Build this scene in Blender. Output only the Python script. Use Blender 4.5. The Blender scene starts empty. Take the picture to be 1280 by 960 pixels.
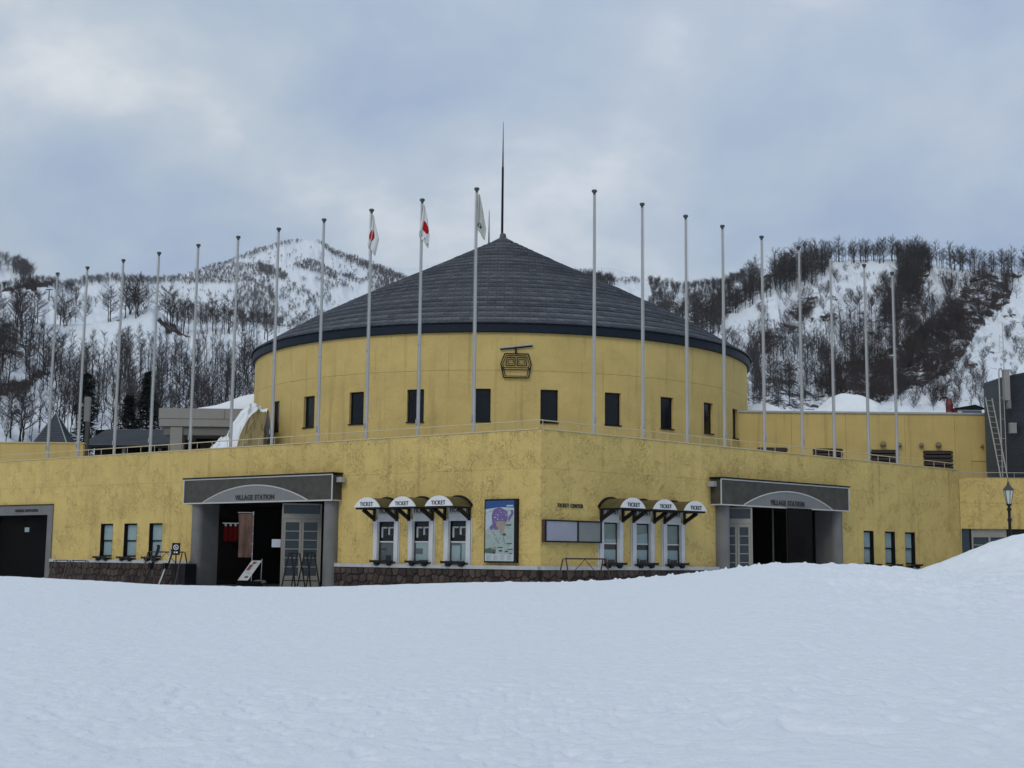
import bpy, math, random
import numpy as np
from mathutils import Matrix, Vector
S = bpy.context.scene
COL = S.collection
rnd = random.Random(7)
R = math.radians

# ------------------------------------------------------------------ camera
F = 1650.0; PITCH = R(7.45); ROLL = R(0.57); EYE = 1.35
cam_data = bpy.data.cameras.new('camera')
cam = bpy.data.objects.new('camera', cam_data); COL.objects.link(cam)
cam_data.sensor_width = 36.0
cam_data.lens = 36.0 * F / 1280.0
cam_data.clip_start = 0.1; cam_data.clip_end = 20000
cam.matrix_world = Matrix.Translation((0, 0, EYE)) @ Matrix.Rotation(R(90) + PITCH, 4, 'X') @ Matrix.Rotation(ROLL, 4, 'Z')
S.camera = cam

# ------------------------------------------------------------------ world and sun
SUN_EL, SUN_AZ = R(38), R(205)          # azimuth clockwise from +Y
w = bpy.data.worlds.new('World'); S.world = w; w.use_nodes = True
nt = w.node_tree; nt.nodes.clear()
def N(nt, t, **kw):
    n = nt.nodes.new(t)
    for k, v in kw.items(): setattr(n, k, v)
    return n
out = N(nt, 'ShaderNodeOutputWorld'); bg = N(nt, 'ShaderNodeBackground'); bg.inputs['Strength'].default_value = 0.105
sky = N(nt, 'ShaderNodeTexSky', sky_type='NISHITA'); sky.sun_disc = False
sky.sun_elevation = SUN_EL; sky.sun_rotation = SUN_AZ; sky.air_density = 1.0; sky.dust_density = 1.5
tc = N(nt, 'ShaderNodeTexCoord'); sep = N(nt, 'ShaderNodeSeparateXYZ'); nt.links.new(tc.outputs['Generated'], sep.inputs[0])
# clouds as a layer high above: direction projected on to a plane
za = N(nt, 'ShaderNodeMath', operation='ABSOLUTE'); nt.links.new(sep.outputs['Z'], za.inputs[0])
zb = N(nt, 'ShaderNodeMath', operation='ADD'); nt.links.new(za.outputs[0], zb.inputs[0]); zb.inputs[1].default_value = 0.42
dx = N(nt, 'ShaderNodeMath', operation='DIVIDE'); nt.links.new(sep.outputs['X'], dx.inputs[0]); nt.links.new(zb.outputs[0], dx.inputs[1])
dy = N(nt, 'ShaderNodeMath', operation='DIVIDE'); nt.links.new(sep.outputs['Y'], dy.inputs[0]); nt.links.new(zb.outputs[0], dy.inputs[1])
cmb = N(nt, 'ShaderNodeCombineXYZ'); nt.links.new(dx.outputs[0], cmb.inputs[0]); nt.links.new(dy.outputs[0], cmb.inputs[1])
n1 = N(nt, 'ShaderNodeTexNoise'); n1.inputs['Scale'].default_value = 3.6; n1.inputs['Detail'].default_value = 9; n1.inputs['Roughness'].default_value = 0.53
n1.inputs['Distortion'].default_value = 0.12
mp1 = N(nt, 'ShaderNodeMapping'); mp1.inputs['Location'].default_value = (22.0, 27.0, 5.5); nt.links.new(cmb.outputs[0], mp1.inputs[0]); nt.links.new(mp1.outputs[0], n1.inputs['Vector'])
n2 = N(nt, 'ShaderNodeTexNoise'); n2.inputs['Scale'].default_value = 0.8; n2.inputs['Detail'].default_value = 3
mp2 = N(nt, 'ShaderNodeMapping'); mp2.inputs['Location'].default_value = (9.1, 4.2, 2); nt.links.new(cmb.outputs[0], mp2.inputs[0]); nt.links.new(mp2.outputs[0], n2.inputs['Vector'])
r1 = N(nt, 'ShaderNodeValToRGB'); nt.links.new(n1.outputs['Fac'], r1.inputs[0])
e = r1.color_ramp.elements; e[0].position = 0.33; e[0].color = (3.7, 4.75, 6.45, 1); e[1].position = 0.71; e[1].color = (7.9, 8.3, 8.7, 1)
m_ = e.new(0.43); m_.color = (4.35, 5.35, 6.7, 1)
m_ = e.new(0.55); m_.color = (5.2, 6.05, 7.05, 1)
# slow drift between bluer and greyer cloud
mxb = N(nt, 'ShaderNodeMix', data_type='RGBA', blend_type='MULTIPLY'); mxb.inputs['Factor'].default_value = 1.0
r2 = N(nt, 'ShaderNodeValToRGB'); nt.links.new(n2.outputs['Fac'], r2.inputs[0])
e2 = r2.color_ramp.elements; e2[0].position = 0.35; e2[0].color = (.92, .95, 1.04, 1); e2[1].position = 0.65; e2[1].color = (1.06, 1.04, 1.0, 1)
nt.links.new(r1.outputs[0], mxb.inputs['A']); nt.links.new(r2.outputs[0], mxb.inputs['B'])
mx = N(nt, 'ShaderNodeMix', data_type='RGBA'); mx.inputs['Factor'].default_value = 0.93
nt.links.new(sky.outputs[0], mx.inputs['A']); nt.links.new(mxb.outputs['Result'], mx.inputs['B'])
nt.links.new(mx.outputs['Result'], bg.inputs['Color']); nt.links.new(bg.outputs[0], out.inputs[0])
sun_d = bpy.data.lights.new('sun', 'SUN'); sun_d.energy = 0.9; sun_d.angle = R(20); sun_d.color = (1.0, 0.91, 0.76)
sun = bpy.data.objects.new('sun', sun_d); COL.objects.link(sun)
sun.rotation_euler = (R(90) - SUN_EL, 0, math.pi - SUN_AZ + 0)
S.view_settings.view_transform = 'Standard'; S.view_settings.look = 'None'; S.view_settings.exposure = 0.0; S.view_settings.gamma = 1.0

# ------------------------------------------------------------------ photogrammetry helpers (pixel of the 1280x960 photo -> bearing)
def ray(px, py):
    u = (px - 640) / F; v = (480 - py) / F; c, s = math.cos(ROLL), math.sin(ROLL)
    u, v = u * c - v * s, u * s + v * c
    return np.array([u, math.cos(PITCH) - v * math.sin(PITCH), math.sin(PITCH) + v * math.cos(PITCH)])
def azt(px, py):
    d = ray(px, py); return math.atan2(d[0], d[1]), d[2] / math.hypot(d[0], d[1])
def at(D, px, py):
    d = ray(px, py); p = d * D / math.hypot(d[0], d[1]); return Vector((p[0], p[1], EYE + p[2]))
def plane(Y, px, py):
    d = ray(px, py); p = d * Y / d[1]; return Vector((p[0], p[1], EYE + p[2]))
C0 = np.array([1.04, 45.99]); AL, AR = R(-53.04), R(47.81)
DL = np.array([math.sin(AL), math.cos(AL)]); DR = np.array([math.sin(AR), math.cos(AR)])

# ------------------------------------------------------------------ materials
def new_mat(name):
    m = bpy.data.materials.new(name); m.use_nodes = True
    return m, m.node_tree, m.node_tree.nodes['Principled BSDF']
def mat(name, col, rough=0.6, metal=0.0, var=0.0, vscale=4.0, bump=0.0, bscale=30.0, spec=0.5, rand=0.0, stretch=(1, 1, 1)):
    m, nt, b = new_mat(name)
    b.inputs['Roughness'].default_value = rough; b.inputs['Metallic'].default_value = metal
    b.inputs['Specular IOR Level'].default_value = spec
    b.inputs['Base Color'].default_value = (*col, 1)
    tc = N(nt, 'ShaderNodeTexCoord'); mp = N(nt, 'ShaderNodeMapping'); mp.inputs['Scale'].default_value = stretch
    nt.links.new(tc.outputs['Object'], mp.inputs[0])
    src = None
    if var > 0:
        n = N(nt, 'ShaderNodeTexNoise'); n.inputs['Scale'].default_value = vscale; n.inputs['Detail'].default_value = 6; n.inputs['Roughness'].default_value = .62
        nt.links.new(mp.outputs[0], n.inputs['Vector'])
        r = N(nt, 'ShaderNodeValToRGB'); e = r.color_ramp.elements
        e[0].position = .3; e[1].position = .7
        e[0].color = (*[c * (1 - var) for c in col], 1); e[1].color = (*[min(1, c * (1 + var)) for c in col], 1)
        nt.links.new(n.outputs['Fac'], r.inputs[0]); src = r.outputs[0]
    if rand > 0:
        oi = N(nt, 'ShaderNodeObjectInfo'); h = N(nt, 'ShaderNodeHueSaturation')
        mr = N(nt, 'ShaderNodeMapRange'); mr.inputs['To Min'].default_value = 1 - rand; mr.inputs['To Max'].default_value = 1 + rand
        nt.links.new(oi.outputs['Random'], mr.inputs[0]); nt.links.new(mr.outputs[0], h.inputs['Value'])
        mh = N(nt, 'ShaderNodeMapRange'); mh.inputs['To Min'].default_value = .5 - rand * .05; mh.inputs['To Max'].default_value = .5 + rand * .05
        mm = N(nt, 'ShaderNodeMath', operation='MULTIPLY'); mm.inputs[1].default_value = 7.31
        mf = N(nt, 'ShaderNodeMath', operation='FRACT'); nt.links.new(oi.outputs['Random'], mm.inputs[0]); nt.links.new(mm.outputs[0], mf.inputs[0])
        nt.links.new(mf.outputs[0], mh.inputs[0]); nt.links.new(mh.outputs[0], h.inputs['Hue'])
        if src: nt.links.new(src, h.inputs['Color'])
        else: h.inputs['Color'].default_value = (*col, 1)
        src = h.outputs[0]
    if src: nt.links.new(src, b.inputs['Base Color'])
    if bump > 0:
        n = N(nt, 'ShaderNodeTexNoise'); n.inputs['Scale'].default_value = bscale; n.inputs['Detail'].default_value = 5
        nt.links.new(mp.outputs[0], n.inputs['Vector'])
        bp = N(nt, 'ShaderNodeBump'); bp.inputs['Strength'].default_value = bump; bp.inputs['Distance'].default_value = .02
        nt.links.new(n.outputs['Fac'], bp.inputs['Height']); nt.links.new(bp.outputs[0], b.inputs['Normal'])
    return m

def stucco(name, col, relief, fleck):
    m, nt, b = new_mat(name); b.inputs['Roughness'].default_value = .85; b.inputs['Specular IOR Level'].default_value = .2
    tc = N(nt, 'ShaderNodeTexCoord')
    L = nt.links.new
    # broad weathering
    n = N(nt, 'ShaderNodeTexNoise'); n.inputs['Scale'].default_value = .55; n.inputs['Detail'].default_value = 8; n.inputs['Roughness'].default_value = .65
    L(tc.outputs['Object'], n.inputs['Vector'])
    r = N(nt, 'ShaderNodeValToRGB'); e = r.color_ramp.elements; e[0].position = .3; e[1].position = .7
    e[0].color = (*[c * .88 for c in col], 1); e[1].color = (*[c * 1.1 for c in col], 1); L(n.outputs['Fac'], r.inputs[0])
    # rain streaks, long in z
    mp = N(nt, 'ShaderNodeMapping'); mp.inputs['Scale'].default_value = (2.6, 2.6, .16); L(tc.outputs['Object'], mp.inputs[0])
    ns = N(nt, 'ShaderNodeTexNoise'); ns.inputs['Scale'].default_value = 1.2; ns.inputs['Detail'].default_value = 6; L(mp.outputs[0], ns.inputs['Vector'])
    rs = N(nt, 'ShaderNodeValToRGB'); es = rs.color_ramp.elements; es[0].position = .56; es[0].color = (1, 1, 1, 1); es[1].position = .74; es[1].color = (.70, .71, .72, 1)
    L(ns.outputs['Fac'], rs.inputs[0])
    mu = N(nt, 'ShaderNodeMix', data_type='RGBA', blend_type='MULTIPLY'); mu.inputs['Factor'].default_value = .8
    L(r.outputs[0], mu.inputs['A']); L(rs.outputs[0], mu.inputs['B'])
    # trowel strokes: ridged, distorted noise
    nd = N(nt, 'ShaderNodeTexNoise'); nd.inputs['Scale'].default_value = 1.7; nd.inputs['Detail'].default_value = 2; L(tc.outputs['Object'], nd.inputs['Vector'])
    vm = N(nt, 'ShaderNodeVectorMath', operation='MULTIPLY_ADD'); vm.inputs[1].default_value = (1.1, 1.1, 1.1)
    L(nd.outputs['Color'], vm.inputs[0]); L(tc.outputs['Object'], vm.inputs[2])
    mp2 = N(nt, 'ShaderNodeMapping'); mp2.inputs['Scale'].default_value = (5.5, 5.5, 3.4); L(vm.outputs[0], mp2.inputs[0])
    nr = N(nt, 'ShaderNodeTexNoise'); nr.inputs['Scale'].default_value = 1.6; nr.inputs['Detail'].default_value = 5; nr.inputs['Roughness'].default_value = .6
    L(mp2.outputs[0], nr.inputs['Vector'])
    a = N(nt, 'ShaderNodeMath', operation='SUBTRACT'); L(nr.outputs['Fac'], a.inputs[0]); a.inputs[1].default_value = .5
    ab = N(nt, 'ShaderNodeMath', operation='ABSOLUTE'); L(a.outputs[0], ab.inputs[0])
    sm = N(nt, 'ShaderNodeMapRange'); sm.interpolation_type = 'SMOOTHSTEP'; sm.inputs['From Max'].default_value = .018; L(ab.outputs[0], sm.inputs[0])   # 0 in the groove
    # grooves only in places
    nm = N(nt, 'ShaderNodeTexNoise'); nm.inputs['Scale'].default_value = 1.2; nm.inputs['Detail'].default_value = 6; nm.inputs['Roughness'].default_value = .75; L(tc.outputs['Object'], nm.inputs['Vector'])
    rm = N(nt, 'ShaderNodeMapRange'); rm.inputs['From Min'].default_value = .47; rm.inputs['From Max'].default_value = .68; L(nm.outputs['Fac'], rm.inputs[0])
    inv = N(nt, 'ShaderNodeMath', operation='SUBTRACT'); inv.inputs[0].default_value = 1; L(sm.outputs[0], inv.inputs[1])
    gm = N(nt, 'ShaderNodeMath', operation='MULTIPLY'); L(inv.outputs[0], gm.inputs[0]); L(rm.outputs[0], gm.inputs[1])
    gf = N(nt, 'ShaderNodeMath', operation='MULTIPLY'); L(gm.outputs[0], gf.inputs[0]); gf.inputs[1].default_value = fleck
    md = N(nt, 'ShaderNodeMix', data_type='RGBA'); L(gf.outputs[0], md.inputs['Factor']); L(mu.outputs['Result'], md.inputs['A'])
    md.inputs['B'].default_value = (.15, .105, .045, 1)
    L(md.outputs['Result'], b.inputs['Base Color'])
    nf = N(nt, 'ShaderNodeTexNoise'); nf.inputs['Scale'].default_value = 9; nf.inputs['Detail'].default_value = 6; L(tc.outputs['Object'], nf.inputs['Vector'])
    h1 = N(nt, 'ShaderNodeMath', operation='MULTIPLY_ADD'); L(nf.outputs['Fac'], h1.inputs[0]); h1.inputs[1].default_value = .35
    L(nr.outputs['Fac'], h1.inputs[2])
    h2 = N(nt, 'ShaderNodeMath', operation='SUBTRACT'); L(h1.outputs[0], h2.inputs[0]); L(gm.outputs[0], h2.inputs[1])
    bp = N(nt, 'ShaderNodeBump'); bp.inputs['Strength'].default_value = relief; bp.inputs['Distance'].default_value = .06
    L(h2.outputs[0], bp.inputs['Height']); L(bp.outputs[0], b.inputs['Normal'])
    return m

def snow_mat(name, col=(.80, .85, .90), bump=.5, bscale=3.0, dist=.06, bare=False, dirt=0.0):
    m, nt, b = new_mat(name); L = nt.links.new
    b.inputs['Roughness'].default_value = .7; b.inputs['Specular IOR Level'].default_value = .3
    tc = N(nt, 'ShaderNodeTexCoord')
    n = N(nt, 'ShaderNodeTexNoise'); n.inputs['Scale'].default_value = bscale; n.inputs['Detail'].default_value = 9; n.inputs['Roughness'].default_value = .6
    L(tc.outputs['Object'], n.inputs['Vector'])
    r = N(nt, 'ShaderNodeValToRGB'); e = r.color_ramp.elements; e[0].position = .25; e[1].position = .75
    e[0].color = (*[c * .955 for c in col], 1); e[1].color = (*[min(.97, c * 1.03) for c in col], 1); L(n.outputs['Fac'], r.inputs[0])
    src = r.outputs[0]
    if dirt > 0:
        nd = N(nt, 'ShaderNodeTexNoise'); nd.inputs['Scale'].default_value = 1.3; nd.inputs['Detail'].default_value = 9; nd.inputs['Roughness'].default_value = .7
        L(tc.outputs['Object'], nd.inputs['Vector'])
        rr = N(nt, 'ShaderNodeMapRange'); rr.inputs['From Min'].default_value = .52; rr.inputs['From Max'].default_value = .75; rr.inputs['To Max'].default_value = dirt
        L(nd.outputs['Fac'], rr.inputs[0])
        mi = N(nt, 'ShaderNodeMix', data_type='RGBA'); L(rr.outputs[0], mi.inputs['Factor']); L(src, mi.inputs['A']); mi.inputs['B'].default_value = (.42, .41, .38, 1); src = mi.outputs['Result']
    if bare:
        at_ = N(nt, 'ShaderNodeAttribute', attribute_name='bare')
        ng = N(nt, 'ShaderNodeTexNoise'); ng.inputs['Scale'].default_value = .12; ng.inputs['Detail'].default_value = 8; ng.inputs['Roughness'].default_value = .7
        L(tc.outputs['Object'], ng.inputs['Vector'])
        ng2 = N(nt, 'ShaderNodeTexNoise'); ng2.inputs['Scale'].default_value = .45; ng2.inputs['Detail'].default_value = 8; ng2.inputs['Roughness'].default_value = .75; L(tc.outputs['Object'], ng2.inputs['Vector'])
        mg = N(nt, 'ShaderNodeMix', data_type='FLOAT'); mg.inputs[0].default_value = .5; L(ng.outputs['Fac'], mg.inputs[2]); L(ng2.outputs['Fac'], mg.inputs[3])
        ad = N(nt, 'ShaderNodeMath', operation='ADD'); L(at_.outputs['Fac'], ad.inputs[0]); L(mg.outputs[0], ad.inputs[1])
        mr = N(nt, 'ShaderNodeMapRange'); mr.interpolation_type = 'SMOOTHSTEP'; mr.inputs['From Min'].default_value = .885; mr.inputs['From Max'].default_value = .965
        L(ad.outputs[0], mr.inputs[0])
        ne = N(nt, 'ShaderNodeTexNoise'); ne.inputs['Scale'].default_value = .5; ne.inputs['Detail'].default_value = 8; L(tc.outputs['Object'], ne.inputs['Vector'])
        re_ = N(nt, 'ShaderNodeValToRGB'); q = re_.color_ramp.elements; q[0].position = .3; q[0].color = (.008, .006, .006, 1); q[1].position = .75; q[1].color = (.042, .025, .020, 1)
        L(ne.outputs['Fac'], re_.inputs[0])
        mi = N(nt, 'ShaderNodeMix', data_type='RGBA'); L(mr.outputs[0], mi.inputs['Factor']); L(src, mi.inputs['A']); L(re_.outputs[0], mi.inputs['B']); src = mi.outputs['Result']
    L(src, b.inputs['Base Color'])
    bp = N(nt, 'ShaderNodeBump'); bp.inputs['Strength'].default_value = bump; bp.inputs['Distance'].default_value = dist
    L(n.outputs['Fac'], bp.inputs['Height']); L(bp.outputs[0], b.inputs['Normal'])
    return m

YEL = (.60, .448, .160)
M = dict(
    wall=stucco('yellow_stucco', YEL, .8, .40),
    drum=stucco('yellow_render_smooth', (.595, .447, .165), .45, .12),
    annex=stucco('annex_render', (.56, .42, .155), .2, .06),
    mortar=mat('dark_mortar', (.016, .012, .011), .95, var=.3, vscale=8),
    stone=mat('plinth_stone', (.046, .031, .024), .85, var=.4, vscale=9, bump=.6, bscale=18, rand=.6),
    ledge=mat('pale_ledge', (.40, .41, .40), .75, var=.15, vscale=3),
    granite=mat('grey_granite', (.056, .053, .044), .55, var=.30, spec=.3, vscale=3, bump=.15, bscale=40),
    granite_lt=mat('arched_grey_panel', (.17, .172, .17), .5, var=.08, vscale=2),
    trim=mat('pale_metal_trim', (.46, .46, .44), .45, var=.06),
    letter=mat('dark_lettering', (.012, .012, .015), .5),
    concrete=mat('grey_concrete', (.26, .265, .27), .8, var=.12, vscale=2.5, bump=.1, bscale=20),
    column=mat('painted_grey_column', (.145, .145, .14), .7, var=.12, vscale=2),
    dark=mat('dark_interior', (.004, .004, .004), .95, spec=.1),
    porch=mat('porch_wall', (.010, .009, .009), .9, var=.2, spec=.05),  # near-black colour carries the deep shade of the porch
    frame_dk=mat('dark_window_frame', (.006, .007, .008), .5, spec=.2),
    iron=mat('black_iron', (.006, .006, .007), .5, spec=.25),
    glass=mat('dark_glass', (.004, .007, .009), .12, spec=.28),
    blind=mat('pale_teal_blind', (.24, .33, .34), .55, var=.10, vscale=2.5, spec=.5),
    blind_g=mat('grey_green_blind', (.16, .21, .19), .5, var=.15, vscale=2.5),
    blind_dk=mat('grey_counter_glass', (.075, .09, .09), .3, var=.25, vscale=3),
    white=mat('white_paint', (.66, .67, .68), .5, var=.04),
    trim_w=mat('window_surround', (.52, .53, .54), .6, var=.08, vscale=3),
    olive=mat('olive_brown_sheet', (.075, .062, .022), .5, var=.3, vscale=4),
    pole=mat('grey_pole', (.34, .35, .345), .5, metal=.0, var=.10, vscale=1.5, stretch=(1, 1, .4)),
    cap=mat('dark_cap', (.05, .055, .06), .5),
    rail=mat('ochre_rail', (.50, .42, .25), .6, var=.1),
    rail_g=mat('pale_rail', (.34, .33, .29), .55),
    fascia=mat('blue_black_fascia', (.004, .011, .022), .6, spec=.25, var=.2, vscale=1.5),
    seam=mat('brown_slats', (.035, .022, .018), .6, var=.3),
    steel=mat('galvanised_steel', (.38, .39, .38), .5, metal=.2, var=.1),
    clad=mat('dark_ribbed_cladding', (.035, .042, .055), .5, var=.12),
    clad2=mat('grey_and_lit_cladding', (.07, .085, .10), .5, var=.12),  # paler copy of clad for the lit face; also plain grey elsewhere
    navyroof=mat('dark_slate_roof', (.030, .038, .052), .5, var=.25, vscale=1.2),
    brown=mat('brown_steel', (.055, .024, .018), .6, var=.2),
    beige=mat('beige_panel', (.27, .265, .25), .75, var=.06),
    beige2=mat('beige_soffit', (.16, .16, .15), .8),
    snow=snow_mat('snow', (.785, .83, .885), bump=.9, bscale=7.0, dist=.05),
    pile=snow_mat('piled_snow', (.80, .84, .88), bump=.5, bscale=1.6, dist=.15, dirt=.35),
    stain=snow_mat('stained_snow', (.27, .21, .09), bump=.6, bscale=1.6, dist=.15, dirt=.5),
    hill=snow_mat('hill_snow', (.74, .79, .85), bump=.35, bscale=.10, dist=2.0, bare=True),
    bark=mat('bark', (.014, .012, .012), .9, rand=.35),
    twig=mat('twigs', (.032, .026, .026), .9, rand=.3),
    barkr=mat('reddish_brush', (.034, .020, .018), .9, rand=.35),
    needle=mat('conifer_needles', (.012, .020, .014), .9, rand=.2),
    red=mat('red_paint', (.12, .006, .006), .5),
    flag_red=mat('flag_red', (.38, .006, .010), .85, spec=.1),
    cloth=mat('white_flag_cloth', (.62, .62, .61), .85),
    clothg=mat('grey_flag_cloth', (.42, .43, .40), .85, var=.1, vscale=3),
    navy=mat('navy_print', (.03, .05, .16), .6),
    banner=mat('faded_shaded_banner', (.11, .066, .052), .9, spec=.05, var=.45, vscale=2.0, stretch=(3, 3, .5)),  # pale pink darkened in the colour to imitate porch shade
    lantern=mat('lantern_glass', (.50, .54, .50), .2),
    door_fr=mat('cream_door_frame', (.26, .25, .215), .55, var=.08),
    door_gl=mat('door_glass', (.018, .032, .042), .2, var=.2, vscale=1.0),
    paper=mat('paper', (.60, .66, .74), .7),
    brass=mat('dull_brass', (.20, .165, .085), .55, var=.15),
    lil=mat('faded_lilac_sheet', (.27, .28, .34), .6, var=.07, vscale=2),
    gry=mat('faded_grey_sheet', (.17, .19, .185), .6, var=.10, vscale=2),
)
def flat(name, c): 
    M[name] = mat(name, c, .55, var=.10, vscale=6); return M[name]
for n_, c_ in dict(map_blue=(.012, .06, .20), map_purple=(.13, .085, .23), map_tan=(.27, .22, .17), map_green=(.28, .35, .32), map_dkgreen=(.05, .10, .07),
                   map_white=(.42, .45, .46), map_ink=(.03, .03, .04), map_grey=(.22, .26, .27), map_pale=(.38, .44, .48)).items(): flat(n_, c_)

# roof shingles: grey with faint warm and cool tiles
def shingle_mat():
    m, nt, b = new_mat('slate_shingles'); L = nt.links.new; b.inputs['Roughness'].default_value = .62; b.inputs['Specular IOR Level'].default_value = .35
    at_ = N(nt, 'ShaderNodeAttribute', attribute_name='tone')
    r = N(nt, 'ShaderNodeValToRGB'); e = r.color_ramp.elements
    e[0].position = 0; e[0].color = (.026, .031, .042, 1); e[1].position = 1; e[1].color = (.15, .157, .178, 1)
    q = e.new(.5); q.color = (.066, .072, .088, 1)
    L(at_.outputs['Fac'], r.inputs[0]); L(r.outputs[0], b.inputs['Base Color']); return m
M['shingle'] = shingle_mat()

# ------------------------------------------------------------------ object helpers
def tag(o, label=None, cat=None, group=None, kind=None):
    if label: o['label'] = label
    if cat: o['category'] = cat
    if group: o['group'] = group
    if kind: o['kind'] = kind
    return o
def empty(name, loc, label, cat, rotz=0.0, group=None):
    o = bpy.data.objects.new(name, None); COL.objects.link(o); o.empty_display_size = .3
    o.location = loc; o.rotation_euler = (0, 0, rotz)
    return tag(o, label, cat, group)
I4 = Matrix.Identity(4)
class MB:
    def __init__(s, M=None): s.v = []; s.f = []; s.m = []; s.M = M; s.mi = 0
    def add(s, vs, fs):
        n = len(s.v)
        if s.M is not None: vs = [tuple(s.M @ Vector(v)) for v in vs]
        s.v += [tuple(v) for v in vs]; s.f += [tuple(i + n for i in f) for f in fs]; s.m += [s.mi] * len(fs); return s
    def box(s, x0, x1, y0, y1, z0, z1):
        return s.add([(x0, y0, z0), (x1, y0, z0), (x1, y1, z0), (x0, y1, z0), (x0, y0, z1), (x1, y0, z1), (x1, y1, z1), (x0, y1, z1)],
                     [(0, 3, 2, 1), (4, 5, 6, 7), (0, 1, 5, 4), (1, 2, 6, 5), (2, 3, 7, 6), (3, 0, 4, 7)])
    def quad(s, a, b, c, d): return s.add([a, b, c, d], [(0, 1, 2, 3)])
    def tube(s, p, q, r0, r1=None, n=8, cap=True):
        r1 = r0 if r1 is None else r1
        p = Vector(p); q = Vector(q); d = (q - p).normalized()
        a = d.orthogonal().normalized(); b = d.cross(a)
        vs = [p + (a * math.cos(2 * math.pi * i / n) + b * math.sin(2 * math.pi * i / n)) * r0 for i in range(n)] + \
             [q + (a * math.cos(2 * math.pi * i / n) + b * math.sin(2 * math.pi * i / n)) * r1 for i in range(n)]
        fs = [(i, (i + 1) % n, n + (i + 1) % n, n + i) for i in range(n)]
        if cap: fs += [tuple(range(n - 1, -1, -1)), tuple(range(n, 2 * n))]
        return s.add(vs, fs)
    def path(s, pts, r, n=6):
        for a, b in zip(pts[:-1], pts[1:]): s.tube(a, b, r, n=n)
        return s
    def prism(s, pts, y0, y1):          # polygon in xz (counter-clockwise seen from -y), between y0 (front) and y1
        n = len(pts)
        vs = [(x, y0, z) for x, z in pts] + [(x, y1, z) for x, z in pts]
        fs = [tuple(range(n)), tuple(range(2 * n - 1, n - 1, -1))] + [(i, n + i, n + (i + 1) % n, (i + 1) % n) for i in range(n)]
        return s.add(vs, fs)
    def lathe(s, prof, n=16, c=(0, 0)):
        vs = [(c[0] + r * math.cos(2 * math.pi * i / n), c[1] + r * math.sin(2 * math.pi * i / n), z) for r, z in prof for i in range(n)]
        fs = [(j * n + i, j * n + (i + 1) % n, (j + 1) * n + (i + 1) % n, (j + 1) * n + i) for j in range(len(prof) - 1) for i in range(n)]
        return s.add(vs, fs)
    def mesh(s, name, mats):
        me = bpy.data.meshes.new(name); me.from_pydata(s.v, [], s.f)
        for m in (mats if isinstance(mats, (list, tuple)) else [mats]): me.materials.append(m)
        if any(s.m): me.polygons.foreach_set('material_index', s.m)
        me.update(); return me
    def build(s, name, mats, parent=None, smooth=False, **tags):
        me = s.mesh(name, mats)
        if smooth: me.polygons.foreach_set('use_smooth', [True] * len(me.polygons))
        return link(name, me, parent, **tags)
def link(name, me, parent=None, loc=None, rot=None, **tags):
    o = bpy.data.objects.new(name, me); COL.objects.link(o)
    if parent is not None: o.parent = parent
    if loc is not None: o.location = loc
    if rot is not None: o.rotation_euler = rot
    tag(o, **tags); return o
def text_mesh(txt, size, sx=1.0, depth=.02, bold=0.0):
    cu = bpy.data.curves.new('txt', 'FONT'); cu.body = txt; cu.size = size; cu.align_x = 'CENTER'; cu.align_y = 'CENTER'
    cu.extrude = depth / 2; cu.offset = bold; cu.space_character = 1.12; cu.resolution_u = 3
    ob = bpy.data.objects.new('txt', cu); me = bpy.data.meshes.new_from_object(ob)
    bpy.data.objects.remove(ob)
    me.transform(Matrix.Rotation(R(90), 4, 'X') @ Matrix.Diagonal((sx, 1, 1, 1)))
    return me
def lettering(txt, size, x, y, z, parent, m='letter', sx=.8, bold=.004, Mx=None, name='lettering', **tags):
    me = text_mesh(txt, size, sx, .02, bold); me.materials.clear(); me.materials.append(M[m])
    T = Matrix.Translation((x, y, z)); me.transform(Mx @ T if Mx is not None else T)
    return link(name, me, parent, **tags)

# numpy noise
def _h(ix, iy, seed):
    h = np.sin(ix * 127.1 + iy * 311.7 + seed * 74.7) * 43758.5453
    return h - np.floor(h)
def vnoise(x, y, seed=0):
    x = np.asarray(x, float); y = np.asarray(y, float)
    ix = np.floor(x); iy = np.floor(y); fx = x - ix; fy = y - iy
    fx = fx * fx * (3 - 2 * fx); fy = fy * fy * (3 - 2 * fy)
    return (_h(ix, iy, seed) * (1 - fx) + _h(ix + 1, iy, seed) * fx) * (1 - fy) + (_h(ix, iy + 1, seed) * (1 - fx) + _h(ix + 1, iy + 1, seed) * fx) * fy
def fbm(x, y, seed=0, o=4, g=.5):
    t = 0; a = 1; s = 0
    for i in range(o): t = t + a * (vnoise(np.asarray(x) * 2 ** i, np.asarray(y) * 2 ** i, seed + i) - .5); s += a; a *= g
    return t / s * 2
def grid_mesh(name, V, m, parent=None, attr=None, smooth=True, **tags):      # V: (a, b, 3)
    a, b, _ = V.shape
    me = bpy.data.meshes.new(name); me.vertices.add(a * b); me.vertices.foreach_set('co', V.reshape(-1).astype(np.float32))
    idx = np.arange(a * b).reshape(a, b)
    q = np.stack([idx[:-1, :-1], idx[1:, :-1], idx[1:, 1:], idx[:-1, 1:]], -1).reshape(-1, 4)
    me.loops.add(q.size); me.loops.foreach_set('vertex_index', q.reshape(-1).astype(np.int32))
    me.polygons.add(len(q)); me.polygons.foreach_set('loop_start', np.arange(0, q.size, 4, dtype=np.int32))
    me.polygons.foreach_set('use_smooth', np.ones(len(q), bool))
    if attr is not None:
        t = me.attributes.new('bare', 'FLOAT', 'POINT'); t.data.foreach_set('value', attr.reshape(-1).astype(np.float32))
    me.materials.append(m); me.update(calc_edges=True); me.validate()
    return link(name, me, parent, **tags)

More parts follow.
